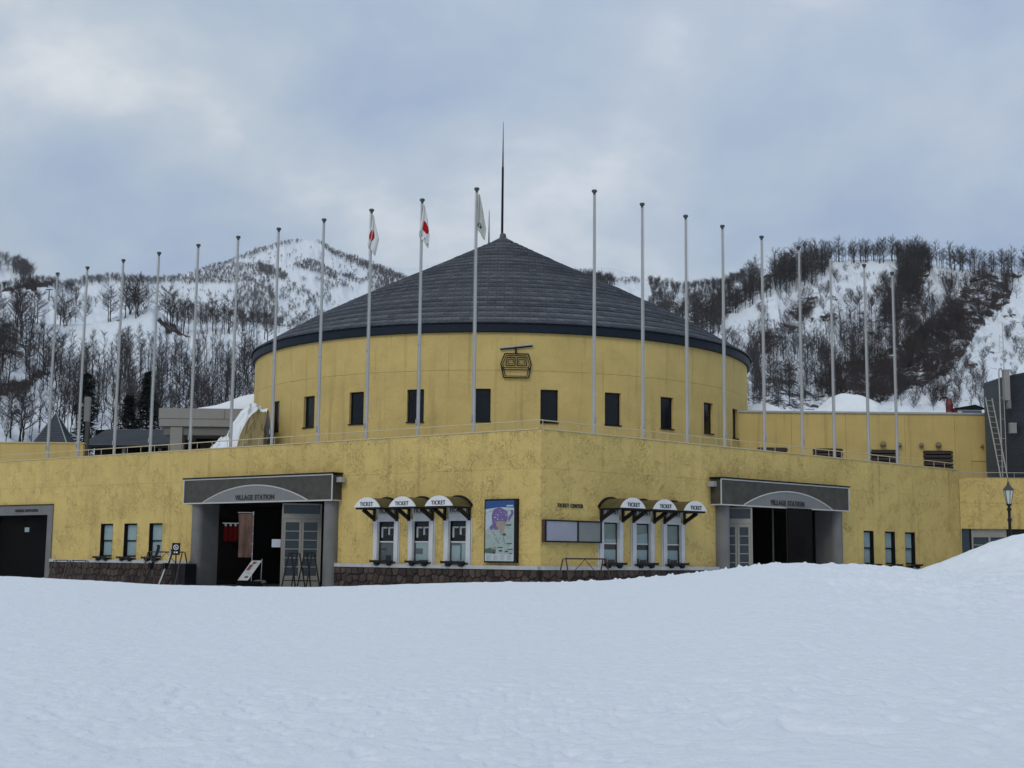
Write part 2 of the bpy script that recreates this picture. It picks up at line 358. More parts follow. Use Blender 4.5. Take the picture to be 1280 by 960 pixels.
# ------------------------------------------------------------------ ground and snow
b_ = MB()
ring = [0, 40, 90, 160, 400, 1500, 4900]
NG = 48
vs = []; fs = []
for r_ in ring[1:]:
    for i in range(NG): vs.append((r_ * math.sin(2 * math.pi * i / NG), r_ * math.cos(2 * math.pi * i / NG), -.36))
vs.append((0, 0, -.36)); cidx = len(vs) - 1
for i in range(NG): fs.append((cidx, (i + 1) % NG, i))
for j in range(len(ring) - 2):
    for i in range(NG): fs.append((j * NG + i, j * NG + (i + 1) % NG, (j + 1) * NG + (i + 1) % NG, (j + 1) * NG + i))
MB().add(vs, fs).build('ground', M['snow'], kind='structure', label='snow covered flat ground round the station')

crest = [(-500, 700), (-200, 715), (0, 720), (100, 724.5), (200, 731), (300, 733), (400, 733.5), (480, 731), (540, 729), (600, 727.5), (700, 727.5), (760, 725.5), (800, 722.5), (850, 718),
         (890, 713), (925, 709), (960, 705.5), (995, 705), (1030, 707.5), (1080, 709.5), (1110, 711.5), (1150, 712.5), (1200, 717), (1280, 722), (1500, 725), (1900, 720)]
ca = np.array([azt(*p)[0] for p in crest]); ce = np.array([azt(*p)[1] for p in crest])
def snow_z(az, r):
    e_ = np.interp(az, ca, ce); rc = 34.0
    zc = EYE + e_ * rc
    t = np.clip((r - 5) / (rc - 5), 0, 1); t = t * t * (3 - 2 * t) * .45 + t * .55
    z = -.30 + (zc + .30) * t
    k = np.clip((r - rc) / 4.0, 0, 1); k = k * k * (3 - 2 * k)
    z = z * (1 - k) + 0.0 * k
    x = r * np.sin(az); y = r * np.cos(az)
    rough = np.clip((az - .15) / .12, 0, 1) * np.clip((r - 18) / 8, 0, 1) * (1 - k)
    near = np.clip(1 - (r - 8) / 16, .25, 1)
    z = z + .018 * fbm(x * .5, y * .5, 3) * near * (1 - k) + .012 * fbm(x * 2.2, y * 2.2, 9) * (1 - k)
    pock = np.clip(vnoise(x * 4.2, y * 3.6, 21) - .62, 0, 1) * np.clip(vnoise(x * .35, y * .35, 5) - .42, 0, 1) * near
    pk2 = np.clip(vnoise(x * 8.5, y * 7.5, 23) - .5, 0, 1) * np.clip(vnoise(x * .3 + 9, y * .3, 8) - .3, 0, 1) * near
    z = z - .45 * pock * (1 - k) - .20 * pk2 * (1 - k)
    z = z + rough * (.15 * fbm(x * 1.1, y * 1.1, 31) + .12 * np.abs(fbm(x * 3, y * 3, 37)))
    # small crumbs along the crest
    cr = np.exp(-((r - rc) / .7) ** 2)
    az_w = np.exp(-((az - .15) / .11) ** 2)
    z = z + cr * (np.clip(vnoise(az * 330, r * 3, 14) - .66, 0, 1) * (.03 + .22 * az_w) + np.clip(vnoise(az * 900, r * 6, 15) - .6, 0, 1) * .05 * az_w)
    return z
aa = np.concatenate([np.linspace(R(-50), R(-24), 120)[:-1], np.linspace(R(-24), R(24), 900), np.linspace(R(24), R(50), 120)[1:]])
rr = np.concatenate([np.geomspace(1.2, 8, 60)[:-1], np.arange(8, 20, .06), np.arange(20, 33, .1), np.linspace(33.1, 38.5, 44), np.linspace(39.5, 60, 10)])
A_, R_ = np.meshgrid(aa, rr, indexing='ij')
Z_ = snow_z(A_, R_)
grid_mesh('snow_field', np.stack([R_ * np.sin(A_), R_ * np.cos(A_), Z_], -1)[::-1], M['snow'], kind='structure', label='wide smooth snow field rising to a low crest before the station')

# right hand snow bank
bk = [(1138, 716), (1152, 712), (1170, 706.5), (1190, 698), (1212, 689), (1235, 680), (1258, 672.5), (1280, 667), (1320, 655), (1380, 640), (1480, 640), (1560, 680), (1620, 715)]
ba = np.array([azt(*p)[0] for p in bk]); be = np.array([azt(*p)[1] for p in bk])
def bank_z(az, r):
    e_ = np.interp(az, ba, be); rc = 40.
    zc = np.maximum(EYE + e_ * rc + .02, 0)
    d = np.where(r < rc, (rc - r) / 7.5, (r - rc) / 5.0); k = np.clip(1 - d, 0, 1); k = k * k * (3 - 2 * k)
    x = r * np.sin(az); y = r * np.cos(az)
    base = np.where(r < 34, np.interp(az, ca, ce) * 34 + EYE, .0)
    base = snow_z(az, r) - .06
    return np.maximum(base, 0 * zc) * (1 - k) + zc * k - .02 + k * (.16 * fbm(x * .55, y * .55, 51, 5) * (1 - np.exp(-((r - rc) / .8) ** 2) * .8) + .04 * fbm(x * 2.5, y * 2.5, 58))
aa = np.linspace(ba[0], ba[-1], 220); rr = np.linspace(32, 46, 110)
A_, R_ = np.meshgrid(aa, rr, indexing='ij')
grid_mesh('snow_bank', np.stack([R_ * np.sin(A_), R_ * np.cos(A_), bank_z(A_, R_)], -1)[::-1], M['pile'], kind='structure', label='ploughed snow bank rising at the right edge')

# ------------------------------------------------------------------ hills
def inpoly(x, y, poly):
    c = np.zeros(np.shape(x), bool); n = len(poly); j = n - 1
    for i in range(n):
        xi, yi = poly[i]; xj, yj = poly[j]
        c ^= ((yi > y) != (yj > y)) & (x < (xj - xi) * (y - yi) / (yj - yi + 1e-12) + xi); j = i
    return c
class Hill:
    def __init__(s, ridge, r0, r1, gam, amp, seed, kx=60., kt=6., low=0.0):
        P = np.array([azt(*p) for p in ridge]); s.ra, s.re = P[:, 0], P[:, 1]
        s.r0, s.r1, s.gam, s.amp, s.seed, s.kx, s.kt, s.low = r0, r1, gam, amp, seed, kx, kt, low
    def rng(s, az, t):
        env = np.clip(t * 4, 0, 1)
        return s.r0 + (s.r1 - s.r0) * np.power(np.clip(t, 0, 1.3), s.gam) + s.amp * env * fbm(az * s.kx + t * 2.2, t * s.kt, s.seed, 5, .55)
    def tans(s, az): return (s.low - EYE) / s.r0, np.interp(az, s.ra, s.re)
    def pos(s, az, t):
        t0, tr = s.tans(az); r = s.rng(az, t); tt = t0 + (tr - t0) * t
        return np.stack([r * np.sin(az), r * np.cos(az), EYE + r * tt], -1)
    def from_px(s, px, py):
        a, e_ = azt(px, py); t0, tr = s.tans(a); return a, (e_ - t0) / (tr - t0)
    def build(s, name, x0, x1, nx, nt, polys, label, noise=0.0, m='hill', edge=.0035):
        a0 = azt(x0, 400)[0]; a1 = azt(x1, 400)[0]
        A_, T_ = np.meshgrid(np.linspace(a0, a1, nx), np.linspace(0, 1, nt), indexing='ij')
        V = s.pos(A_, T_)
        t0, tr = s.tans(A_); E_ = t0 + (tr - t0) * T_
        bare = np.full(A_.shape, noise)
        wx = A_ + edge * fbm(A_ * 260, E_ * 260, s.seed + 5, 4, .6); wy = E_ + edge * fbm(A_ * 260, E_ * 260, s.seed + 11, 4, .6)
        for poly, val in polys:
            pp = [azt(*p) for p in poly]; ins = inpoly(wx, wy, pp); bare = np.where(ins, np.maximum(bare, val), bare)
        # back of the ridge
        back = []
        last = V[:, -1]; ra = np.hypot(last[:, 0], last[:, 1])
        for k, (f, dz) in enumerate([(1.04, .985), (1.12, .90), (1.35, .55), (1.6, 0.0)]):
            back.append(np.stack([last[:, 0] * f, last[:, 1] * f, last[:, 2] * dz - (2 if dz == 0 else 0)], -1)[:, None])
        V = np.concatenate([V] + back, 1); bare = np.concatenate([bare] + [bare[:, -1:]] * 4, 1)
        return grid_mesh(name, V[::-1], M[m], attr=bare[::-1], kind='structure', label=label)

HB = Hill([(-420, 380), (-200, 392), (-60, 396), (0, 398), (40, 402), (64, 405), (111, 405), (140, 397), (165, 390), (190, 385), (203, 392), (215, 404), (240, 412), (280, 409), (330, 424), (400, 440), (520, 470), (700, 500)], 120, 330, 1.0, 14, 1, 40, 5)
HM = Hill([(-420, 340), (-200, 350), (-60, 366), (0, 361), (25, 356), (45, 351), (55, 350), (75, 355), (95, 363), (120, 372), (160, 382), (230, 390), (330, 405), (420, 415), (600, 450)], 340, 800, 1.0, 25, 5, 40, 5)
HF0 = Hill([(-420, 360), (-250, 330), (-100, 318), (-40, 320), (0, 327), (15, 330), (30, 337), (45, 353), (60, 372), (90, 400)], 900, 1500, 1.0, 40, 8, 40, 4, low=20)
HF = Hill([(-420, 420), (-100, 400), (20, 372), (60, 360), (85, 356), (110, 349), (140, 345), (170, 347), (200, 350), (225, 345), (250, 337), (285, 330), (305, 320), (325, 311), (350, 304), (370, 300), (388, 300), (405, 306), (420, 314),
           (440, 321), (470, 331), (500, 343), (520, 352), (560, 368), (620, 390), (700, 420)], 850, 2500, 1.0, 110, 12, 45, 5, low=20)
HG = Hill([(300, 372), (380, 345), (440, 332), (480, 331), (505, 337), (530, 333), (550, 328), (590, 335), (640, 342), (690, 343), (720, 338), (745, 334), (765, 335), (800, 347), (830, 354), (880, 354), (905, 345), (960, 350), (1100, 370)], 1700, 3050, 1.0, 90, 17, 30, 4, low=40)
HR2 = Hill([(560, 400), (640, 372), (700, 350), (715, 347), (740, 349), (770, 353), (790, 362), (803, 360), (811, 352), (835, 357), (857, 359), (887, 357), (914, 350), (940, 340), (1000, 350), (1100, 370), (1300, 380)], 500, 1100, 1.0, 40, 23, 40, 4, low=5)
HR = Hill([(640, 500), (740, 455), (790, 425), (820, 408), (845, 398), (862, 392), (880, 383), (900, 372), (925, 358), (950, 345), (975, 336), (1000, 330), (1040, 326), (1100, 324), (1140, 324), (1165, 330), (1200, 337), (1230, 337),
           (1280, 341), (1340, 342), (1450, 350), (1650, 345), (1900, 380)], 130, 550, .85, 30, 29, 26, 4)

brush_HR = [([(1222, 337), (1245, 345), (1262, 352), (1264, 374), (1228, 402), (1206, 440), (1188, 468), (1150, 482), (1110, 500), (1055, 500), (1010, 480), (1050, 455), (1100, 442), (1138, 418), (1172, 388), (1205, 362)], 0.475),
            ([(1135, 328), (1166, 333), (1155, 368), (1122, 406), (1092, 424), (1104, 388), (1122, 352)], 0.45),
            ([(1000, 372), (1030, 368), (1004, 400), (988, 422), (958, 442), (938, 432), (972, 405)], 0.42),
            ([(862, 396), (900, 376), (950, 346), (975, 340), (966, 358), (925, 380), (898, 402), (880, 425), (850, 420)], 0.44),
            ([(820, 410), (862, 392), (900, 396), (895, 420), (860, 430), (820, 430)], 0.44),
            ([(948, 470), (985, 472), (1015, 488), (1060, 505), (1040, 520), (940, 520), (935, 490)], 0.42),
            ([(975, 335), (1040, 327), (1030, 340), (990, 352), (960, 362)], 0.40),
            ([(1060, 500), (1110, 495), (1160, 480), (1170, 500), (1120, 520), (1050, 520)], 0.30),
            ([(1166, 486), (1190, 470), (1200, 480), (1170, 500)], 0.40),
            ([(908, 438), (935, 440), (950, 455), (920, 458)], 0.42), ([(1010, 398), (1045, 388), (1050, 396), (1020, 408)], 0.45)]
for cx_, cy_, sx_, sy_ in [(958, 400, 14, 4), (1000, 425, 16, 4), (925, 448, 13, 5), (1180, 400, 14, 4), (1140, 388, 12, 4), (1225, 402, 10, 4), (1250, 365, 8, 4), (1240, 420, 8, 3), (1262, 395, 7, 3),
                           (1040, 372, 9, 3), (1078, 392, 8, 3), (1100, 362, 7, 2), (1215, 455, 7, 3), (1240, 440, 5, 2), (1265, 345, 12, 4), (1085, 420, 12, 5), (1130, 430, 16, 6), (1030, 440, 14, 5), (985, 460, 12, 5)]:
    brush_HR.append(([(cx_ - sx_, cy_ + sy_ * .5), (cx_ - sx_ * .3, cy_ - sy_), (cx_ + sx_, cy_ - sy_ * .4), (cx_ + sx_ * .5, cy_ + sy_), ], 0.45))
HR.build('right_hillside', 640, 1900, 760, 260, brush_HR, 'steep wooded hillside with snow and brown brush on the right', .33)
brush_HB = [([(0, 405), (14, 402), (24, 425), (40, 432), (28, 446), (0, 440)], .45), ([(-40, 478), (20, 478), (50, 462), (62, 468), (30, 488), (-20, 500)], .48),
            ([(198, 396), (212, 404), (226, 414), (238, 420), (226, 420), (206, 414), (198, 404)], .5), ([(8, 515), (22, 508), (28, 520), (12, 526)], .45),
            ([(62, 500), (100, 480), (110, 520), (70, 530)], .3), ([(150, 520), (330, 500), (330, 545), (150, 545)], .30), ([(112, 402), (150, 393), (160, 398), (120, 406)], .4),
            ([(185, 400), (196, 396), (202, 404), (192, 406)], .4), ([(30, 402), (62, 404), (60, 409), (32, 407)], .35), ([(248, 430), (330, 430), (330, 500), (240, 500)], .12)]
HB.build('left_hillside', -420, 700, 560, 180, brush_HB, 'snowy lower slope with leafless wood on the left', .24)
HM.build('wooded_spur', -420, 600, 420, 90, [([(-60, 366), (0, 360), (25, 355), (45, 350), (58, 349), (70, 356), (40, 362), (0, 364)], .55), ([(75, 355), (100, 364), (98, 367), (76, 360)], .45)], 'snow spur with dark brush behind the left slope', .08)
HF0.build('left_peak', -420, 90, 220, 80, [], 'pale snow peak at the far left edge', .02)
HF.build('far_mountain', -420, 700, 620, 240, [([(262, 336), (300, 326), (330, 322), (345, 332), (330, 348), (290, 350), (240, 352), (215, 349)], .2), ([(318, 330), (360, 345), (330, 345)], .25)], 'snow covered mountain with dark tree bands behind the left slope', .24)
HG.build('distant_range', 300, 1100, 360, 90, [], 'very far snow range fading into cloud', .02)
HR2.build('middle_ridge', 560, 1300, 420, 100, [([(811, 352), (860, 359), (900, 354), (900, 362), (850, 366), (815, 362)], .36), ([(820, 372), (870, 385), (900, 380), (900, 430), (800, 430)], .45), ([(715, 348), (745, 349), (770, 355), (740, 357)], .30)], 'tree lined ridge right of the conical roof', .12)

# ------------------------------------------------------------------ trees
def make_tree(seed, H=1.0, spread=.35, nb=14, ntw=26, lean=.05, stems=1, low=.3, up=.55, tw_r=.0032, tr=.016, twl=.16):
    """unit-height bare tree: returns (trunk MB, branches MB)"""
    q = random.Random(seed); T = MB(); B = MB()
    for st in range(stems):
        base = Vector((q.uniform(-.05, .05), q.uniform(-.05, .05), -.06)) if stems > 1 else Vector((0, 0, -.06))
        top = Vector((q.uniform(-lean, lean), q.uniform(-lean, lean), 1.0)) if stems == 1 else Vector((math.cos(st * 2.4) * spread * .6 + q.uniform(-.05, .05), math.sin(st * 2.4) * spread * .6, q.uniform(.7, 1)))
        pts = [base]; n = 5
        for i in range(1, n + 1):
            f = i / n; p = base.lerp(top, f) + Vector((q.uniform(-1, 1), q.uniform(-1, 1), 0)) * .022; pts.append(p)
        rad = [tr * (1 - .85 * i / n) for i in range(n + 1)]
        for i in range(n): T.tube(pts[i], pts[i + 1], rad[i], rad[i + 1], 5, False)
        for k in range(nb):
            f = low + (1 - low) * (k + q.random()) / nb; i = min(n - 1, int(f * n)); p = pts[i].lerp(pts[i + 1], f * n - i)
            ang = q.uniform(0, 6.283) ; ln = spread * (1.15 - .75 * (f - low) / (1 - low)) * q.uniform(.6, 1.15)
            d = Vector((math.cos(ang), math.sin(ang), up + q.uniform(-.15, .35))).normalized()
            m1 = p + d * ln * .5 + Vector((0, 0, .03 * ln)); e1 = m1 + (d + Vector((q.uniform(-.35, .35), q.uniform(-.35, .35), .45))).normalized() * ln * .55
            rb = tr * .42 * (1.1 - .6 * f)
            B.tube(p, m1, rb, rb * .65, 3, False); B.tube(m1, e1, rb * .65, rb * .22, 3, False)
            for j in range(ntw):
                g = q.random(); s_ = p.lerp(m1, g * 2) if g < .5 else m1.lerp(e1, g * 2 - 1)
                dd = (d * .7 + Vector((q.uniform(-1, 1), q.uniform(-1, 1), q.uniform(-.2, 1.1)))).normalized()
                l2 = twl * q.uniform(.5, 1.2) * (1 if g > .3 else .6)
                side = dd.cross(Vector((q.uniform(-1, 1), q.uniform(-1, 1), q.uniform(-1, 1)))).normalized() * tw_r
                mid = s_ + dd * l2 * .55; tip = s_ + dd * l2 + Vector((q.uniform(-1, 1), q.uniform(-1, 1), q.uniform(0, 1))) * l2 * .2
                B.add([s_ - side, s_ + side, mid + side * .7, tip, mid - side * .7], [(0, 1, 2, 3, 4)])
    return T, B
def join(T, B, name, mt, mb):
    X = MB(); X.add(T.v, T.f); X.mi = 1; X.add(B.v, B.f); return X.mesh(name, [mt, mb])
kinds = {}
for k in range(4): kinds['slim%d' % k] = make_tree(20 + k, spread=.22, nb=14, ntw=12, low=.35, up=1.1, tw_r=.0020, tr=.011, twl=.13)
for k in range(3): kinds['broad%d' % k] = make_tree(40 + k, spread=.52, nb=20, ntw=26, low=.25, up=.45, tw_r=.0021, tr=.020, twl=.17)
for k in range(3): kinds['bush%d' % k] = make_tree(60 + k, spread=.55, nb=7, ntw=16, stems=5, low=.12, up=.8, tw_r=.0035, tr=.010, twl=.22)
TM = {}
for k, (T, B) in kinds.items():
    mt, mb = (M['barkr'], M['barkr']) if k.startswith('bush') else (M['bark'], M['twig'])
    TM[k] = (join(T, B, k, mt, mb), T.mesh('trunk', mt), B.mesh('branches', mb))
def make_far(seed):        # a small far tree: trunk and a few rising limbs with fans of twigs
    q = random.Random(seed); T = MB(); T.tube((0, 0, -.1), (0, 0, .7), .022, .012, 3, False)
    B = MB()
    for i in range(46):
        a = q.uniform(0, 6.283); z = q.uniform(.25, .75); d = Vector((math.cos(a), math.sin(a), q.uniform(.4, 1.6))).normalized(); l = q.uniform(.2, .42)
        s_ = d.cross(Vector((q.uniform(-1, 1), q.uniform(-1, 1), .3))).normalized() * .008; p = Vector((0, 0, z)) + Vector((q.uniform(-.1, .1), q.uniform(-.1, .1), 0))
        B.add([p - s_, p + s_, p + d * l * .8 + s_, p + d * l], [(0, 1, 2, 3)])
    return join(T, B, 'far', M['bark'], M['twig'])
FARM = [make_far(i) for i in range(3)]

pts = []        # (hill, px, py, kindlist, height range, region)
def clusters(hill, poly, n, kk, h0, h1, region, seed, holes=(), clump=0.0, cs=.05):
    q = random.Random(seed); xs = [p[0] for p in poly]; ys = [p[1] for p in poly]; c = 0; tries = 0
    while c < n and tries < n * 40:
        tries += 1
        x = q.uniform(min(xs), max(xs)); y = q.uniform(min(ys), max(ys))
        if not bool(inpoly(np.array(x), np.array(y), poly)): continue
        if clump > 0 and float(vnoise(x * cs, y * cs * 1.4, seed)) < clump * q.uniform(.6, 1.2): continue
        if any(bool(inpoly(np.array(x), np.array(y), h)) for h in holes): continue
        a, t = hill.from_px(x, y)
        if t > 1.0: t = 1.0
        if t < 0.02: continue
        p = hill.pos(np.array(a), np.array(t)); h = q.uniform(h0, h1); k = q.choice(kk); c += 1
        pts.append((h / math.hypot(p[0], p[1]), tuple(float(v) for v in p), h, k, region, q.uniform(0, 6.283)))
SL = ['slim0', 'slim1', 'slim2', 'slim3']; BR = ['broad0', 'broad1', 'broad2']; BU = ['bush0', 'bush1', 'bush2']
# left lower slope
clusters(HB, [(-60, 480), (60, 468), (150, 462), (330, 468), (345, 500), (345, 552), (-60, 560)], 270, SL + ['broad0'], 6.5, 9.2, 'L', 1, holes=[[(0, 505), (45, 495), (70, 530), (0, 545)]])
clusters(HB, [(110, 462), (200, 455), (250, 450), (330, 452), (330, 480), (120, 480)], 54, SL, 7, 9, 'L', 2)
clusters(HB, [(-60, 405), (62, 408), (55, 440), (60, 470), (-60, 475)], 54, SL + BR, 7, 9.5, 'L', 3)
clusters(HB, [(-60, 398), (0, 400), (62, 406), (111, 407), (140, 399), (165, 392), (195, 390), (195, 394), (150, 402), (110, 411), (60, 412), (-60, 406)], 27, BR + ['bush0'], 6.5, 8.5, 'LR', 4)
clusters(HB, [(203, 396), (240, 413), (300, 410), (340, 425), (340, 432), (290, 418), (235, 420), (205, 404)], 27, BR + SL, 6, 8.5, 'LR', 5)
clusters(HB, [(150, 500), (340, 480), (340, 548), (150, 552)], 45, BU, 3, 5, 'LB', 6)
clusters(HB, [(-60, 470), (60, 460), (40, 545), (-60, 550)], 29, BU, 2.5, 4, 'LB', 7)
# right hillside
clusters(HR, [(850, 400), (880, 385), (925, 360), (950, 346), (975, 337), (1000, 331), (1040, 327), (1044, 335), (1030, 348), (1000, 368), (975, 366), (955, 376), (905, 400), (895, 425), (850, 425)], 390, SL + BR, 5, 11, 'RR', 11, clump=.25)
clusters(HR, [(1035, 326), (1100, 324.5), (1145, 325), (1166, 331), (1160, 336), (1130, 330), (1060, 330)], 102, SL + BR, 5, 9.5, 'RR', 12, clump=.2, cs=.09)
clusters(HR, [(1130, 327), (1166, 331), (1230, 337), (1290, 341), (1290, 346), (1235, 346), (1200, 341), (1168, 336), (1148, 362), (1125, 400), (1100, 415), (1120, 370)], 240, SL + BR, 5, 9.5, 'RR', 13, clump=.12, cs=.09)
clusters(HR, [(1222, 338), (1262, 350), (1264, 378), (1230, 404), (1208, 442), (1190, 472), (1150, 486), (1110, 505), (1020, 500), (1050, 450), (1100, 438), (1138, 412), (1172, 385), (1205, 360)], 442, BU + SL, 3.5, 6.5, 'RB', 14)
clusters(HR, [(935, 435), (1000, 425), (1080, 385), (1110, 400), (1110, 440), (1060, 470), (1030, 500), (940, 515)], 240, SL + BR, 5.5, 8, 'R', 15, clump=.3)
clusters(HR, [(1120, 400), (1150, 375), (1200, 365), (1195, 400), (1160, 430), (1110, 440)], 47, BR + SL, 5, 7.5, 'R', 16)
clusters(HR, [(905, 430), (960, 410), (1010, 372), (1035, 372), (1000, 410), (960, 445), (920, 465)], 61, BU + SL, 3.5, 6, 'RB', 17)
clusters(HR, [(925, 440), (955, 430), (950, 515), (930, 515)], 42, SL, 6, 8, 'R', 18)
clusters(HR, [(1110, 495), (1200, 465), (1235, 470), (1235, 515), (1110, 515)], 61, BU + BR, 3, 5, 'RB', 19)
clusters(HR, [(1040, 335), (1130, 335), (1110, 380), (1060, 390), (980, 425), (1010, 380)], 62, BU, 1.0, 3.6, 'RB', 20, clump=.35, cs=.1)
clusters(HR, [(1200, 460), (1240, 400), (1285, 360), (1285, 460), (1240, 500)], 70, BU, 1.0, 3.4, 'RB', 21, clump=.5, cs=.1)
clusters(HR, [(1230, 360), (1275, 350), (1285, 365), (1250, 385)], 16, BR + SL, 4.5, 6.5, 'R', 22)
clusters(HR, [(1100, 350), (1160, 345), (1205, 365), (1200, 420), (1120, 440), (1080, 420)], 110, BR + SL + BU, 3.5, 7, 'R', 23, clump=.35, cs=.09)
clusters(HR, [(935, 385), (1000, 350), (1050, 340), (1040, 380), (960, 440), (915, 450)], 70, BU + SL, 2.0, 5, 'RB', 24, clump=.45, cs=.09)
clusters(HR, [(930, 445), (1000, 430), (1100, 400), (1110, 450), (1050, 480), (940, 500)], 90, SL + BR, 5, 7.5, 'R', 25, clump=.3)
# dark gaps: trees hidden behind the building are left out
pts = [p for p in pts]
pts.sort(key=lambda p: -p[0] * (1.45 if p[4][0] == 'R' else 1.5 if p[4] == 'LR' else 1))
LAB = {'L': ('slender bare tree in the thicket on the lower left slope', 'bare trees in the wood on the left slope'),
       'LR': ('spreading bare tree along the snowy crest of the left slope', 'bare trees along the crest of the left slope'),
       'LB': ('low reddish leafless shrub at the foot of the left slope', 'leafless shrubs at the foot of the left slope'),
       'RR': ('bare tree of the dense wood lining the top of the right hill', 'bare trees along the top of the right hill'),
       'R': ('bare tree standing in snow on the face of the right hill', 'bare trees on the face of the right hill'),
       'RB': ('reddish brown leafless shrub on the right hillside', 'brown brush on the right hillside')}
nt_, nb_ = 0, 0
PXL = [71, 108, 156, 198, 248, 296, 346, 403, 464]; PXR = [857, 902, 952, 999, 1037, 1081, 1115]
CARD = ['first', 'second', 'third', 'fourth', 'fifth', 'sixth', 'seventh', 'eighth', 'ninth']
def place(p):
    a = math.atan2(p[0], p[1]); px = 640 + F * math.tan(a) * .99
    if px < 560:
        i = sum(px > v + 6 for v in PXL)
        return 'left of the first flagpole' if i == 0 else 'past the %s flagpole from left' % CARD[i - 1]
    i = sum(px > v for v in PXR)
    return 'right of the last flagpole' if i >= len(PXR) else 'before the %s flagpole from right' % CARD[len(PXR) - 1 - i]
SHORT = {'L': 'slender bare tree on the left slope', 'LR': 'spreading bare tree on the left crest', 'LB': 'low leafless shrub on the left slope', 'RR': 'bare tree along the top of the right hill', 'R': 'bare tree on the snowy right hill', 'RB': 'brown leafless shrub on the right hill'}
proto_obj = {}
stuff = {'L': [], 'R': [], 'B': []}
def tree_thing(mesh3, p, h, rz, label, group, parts, name='bare_tree', cat='tree'):
    if parts:
        o = empty(name, p, label, cat, rz, group); o.scale = (h, h, h)
        link('trunk', mesh3[1], o); link('branches', mesh3[2], o)
    else:
        o = link(name, mesh3[0], None, p, (0, 0, rz), label=label, cat=cat, group=group); o.scale = (h, h, h)
    return o
for (s_, p, h, k, reg, rz) in pts:
    shrub = k.startswith('bush'); rk = reg
    if shrub and not reg.endswith('B'): rk = 'LB' if reg[0] == 'L' else 'RB'
    if not shrub and reg.endswith('B'): rk = 'L' if reg[0] == 'L' else 'R'
    lv = ''
    if rk in ('L', 'LB', 'R', 'RB'):
        te = (p[2] - EYE) / math.hypot(p[0], p[1]); lv = 'low on' if te < .125 else 'midway up' if te < .16 else 'high on'
    lab = SHORT[rk].replace(' on the', ' ' + lv + ' the' if lv else ' on the') + ', ' + place(p); grp = LAB[rk][1] + ', ' + lv + ', ' + place(p)
    if shrub and nb_ < 200:
        o = tree_thing(TM[k], p, h, rz, lab, grp, False, 'bare_shrub', 'shrub'); nb_ += 1; proto_obj.setdefault(k, o)
    elif not shrub and (nt_ < 292 or k not in proto_obj):
        o = tree_thing(TM[k], p, h, rz, lab, grp, nt_ < 110); nt_ += 1
        if nt_ > 110: proto_obj.setdefault(k, o)
    else: stuff['B' if shrub else reg[0]].append((p, h, k, rz))

def scatter(name, plist, protos, label, cat):
    """plist: (pos, scale, proto index, rot) ; protos: objects whose meshes are instanced"""
    me = bpy.data.meshes.new(name); n = len(plist); me.vertices.add(n)
    me.vertices.foreach_set('co', np.array([p[0] for p in plist], np.float32).reshape(-1))
    for an, ty, vals in (('sc', 'FLOAT', [p[1] for p in plist]), ('rz', 'FLOAT', [p[3] for p in plist]), ('ix', 'INT', [p[2] for p in plist])):
        t = me.attributes.new(an, ty, 'POINT'); t.data.foreach_set('value', np.array(vals, np.float32 if ty == 'FLOAT' else np.int32))
    o = link(name, me, None, label=label, cat=cat, kind='stuff')
    g = bpy.data.node_groups.new(name, 'GeometryNodeTree')
    g.interface.new_socket('Geometry', in_out='INPUT', socket_type='NodeSocketGeometry'); g.interface.new_socket('Geometry', in_out='OUTPUT', socket_type='NodeSocketGeometry')
    gi = g.nodes.new('NodeGroupInput'); go = g.nodes.new('NodeGroupOutput'); ip = g.nodes.new('GeometryNodeInstanceOnPoints'); jn = g.nodes.new('GeometryNodeJoinGeometry')
    for ob in reversed(protos):
        oi = g.nodes.new('GeometryNodeObjectInfo'); oi.inputs['Object'].default_value = ob; oi.inputs['As Instance'].default_value = True; oi.transform_space = 'ORIGINAL'
        g.links.new(oi.outputs['Geometry'], jn.inputs[0])
    def attr(nm, ty):
        a = g.nodes.new('GeometryNodeInputNamedAttribute'); a.data_type = ty; a.inputs['Name'].default_value = nm; return a.outputs['Attribute']
    cx = g.nodes.new('ShaderNodeCombineXYZ'); g.links.new(attr('rz', 'FLOAT'), cx.inputs[2])
    g.links.new(gi.outputs[0], ip.inputs['Points']); g.links.new(jn.outputs[0], ip.inputs['Instance']); ip.inputs['Pick Instance'].default_value = True
    g.links.new(attr('ix', 'INT'), ip.inputs['Instance Index']); g.links.new(cx.outputs[0], ip.inputs['Rotation']); g.links.new(attr('sc', 'FLOAT'), ip.inputs['Scale'])
    g.links.new(ip.outputs[0], go.inputs[0])
    md = o.modifiers.new('scatter', 'NODES'); md.node_group = g
    return o
for key, nm, lb in (('L', 'far_wood', 'rest of the leafless wood on the left slope'), ('R', 'hill_wood', 'mass of leafless trees covering the right hill'), ('B', 'brush', 'brown leafless brush filling the gullies of the slopes')):
    L_ = stuff[key]; ks = sorted(set(x[2] for x in L_)); 
    ks = [k for k in ks if k in proto_obj]
    if L_: scatter(nm, [(p, h, ks.index(k), rz) for p, h, k, rz in L_ if k in proto_obj], [proto_obj[k] for k in ks], lb, 'wood' if key != 'B' else 'brush')

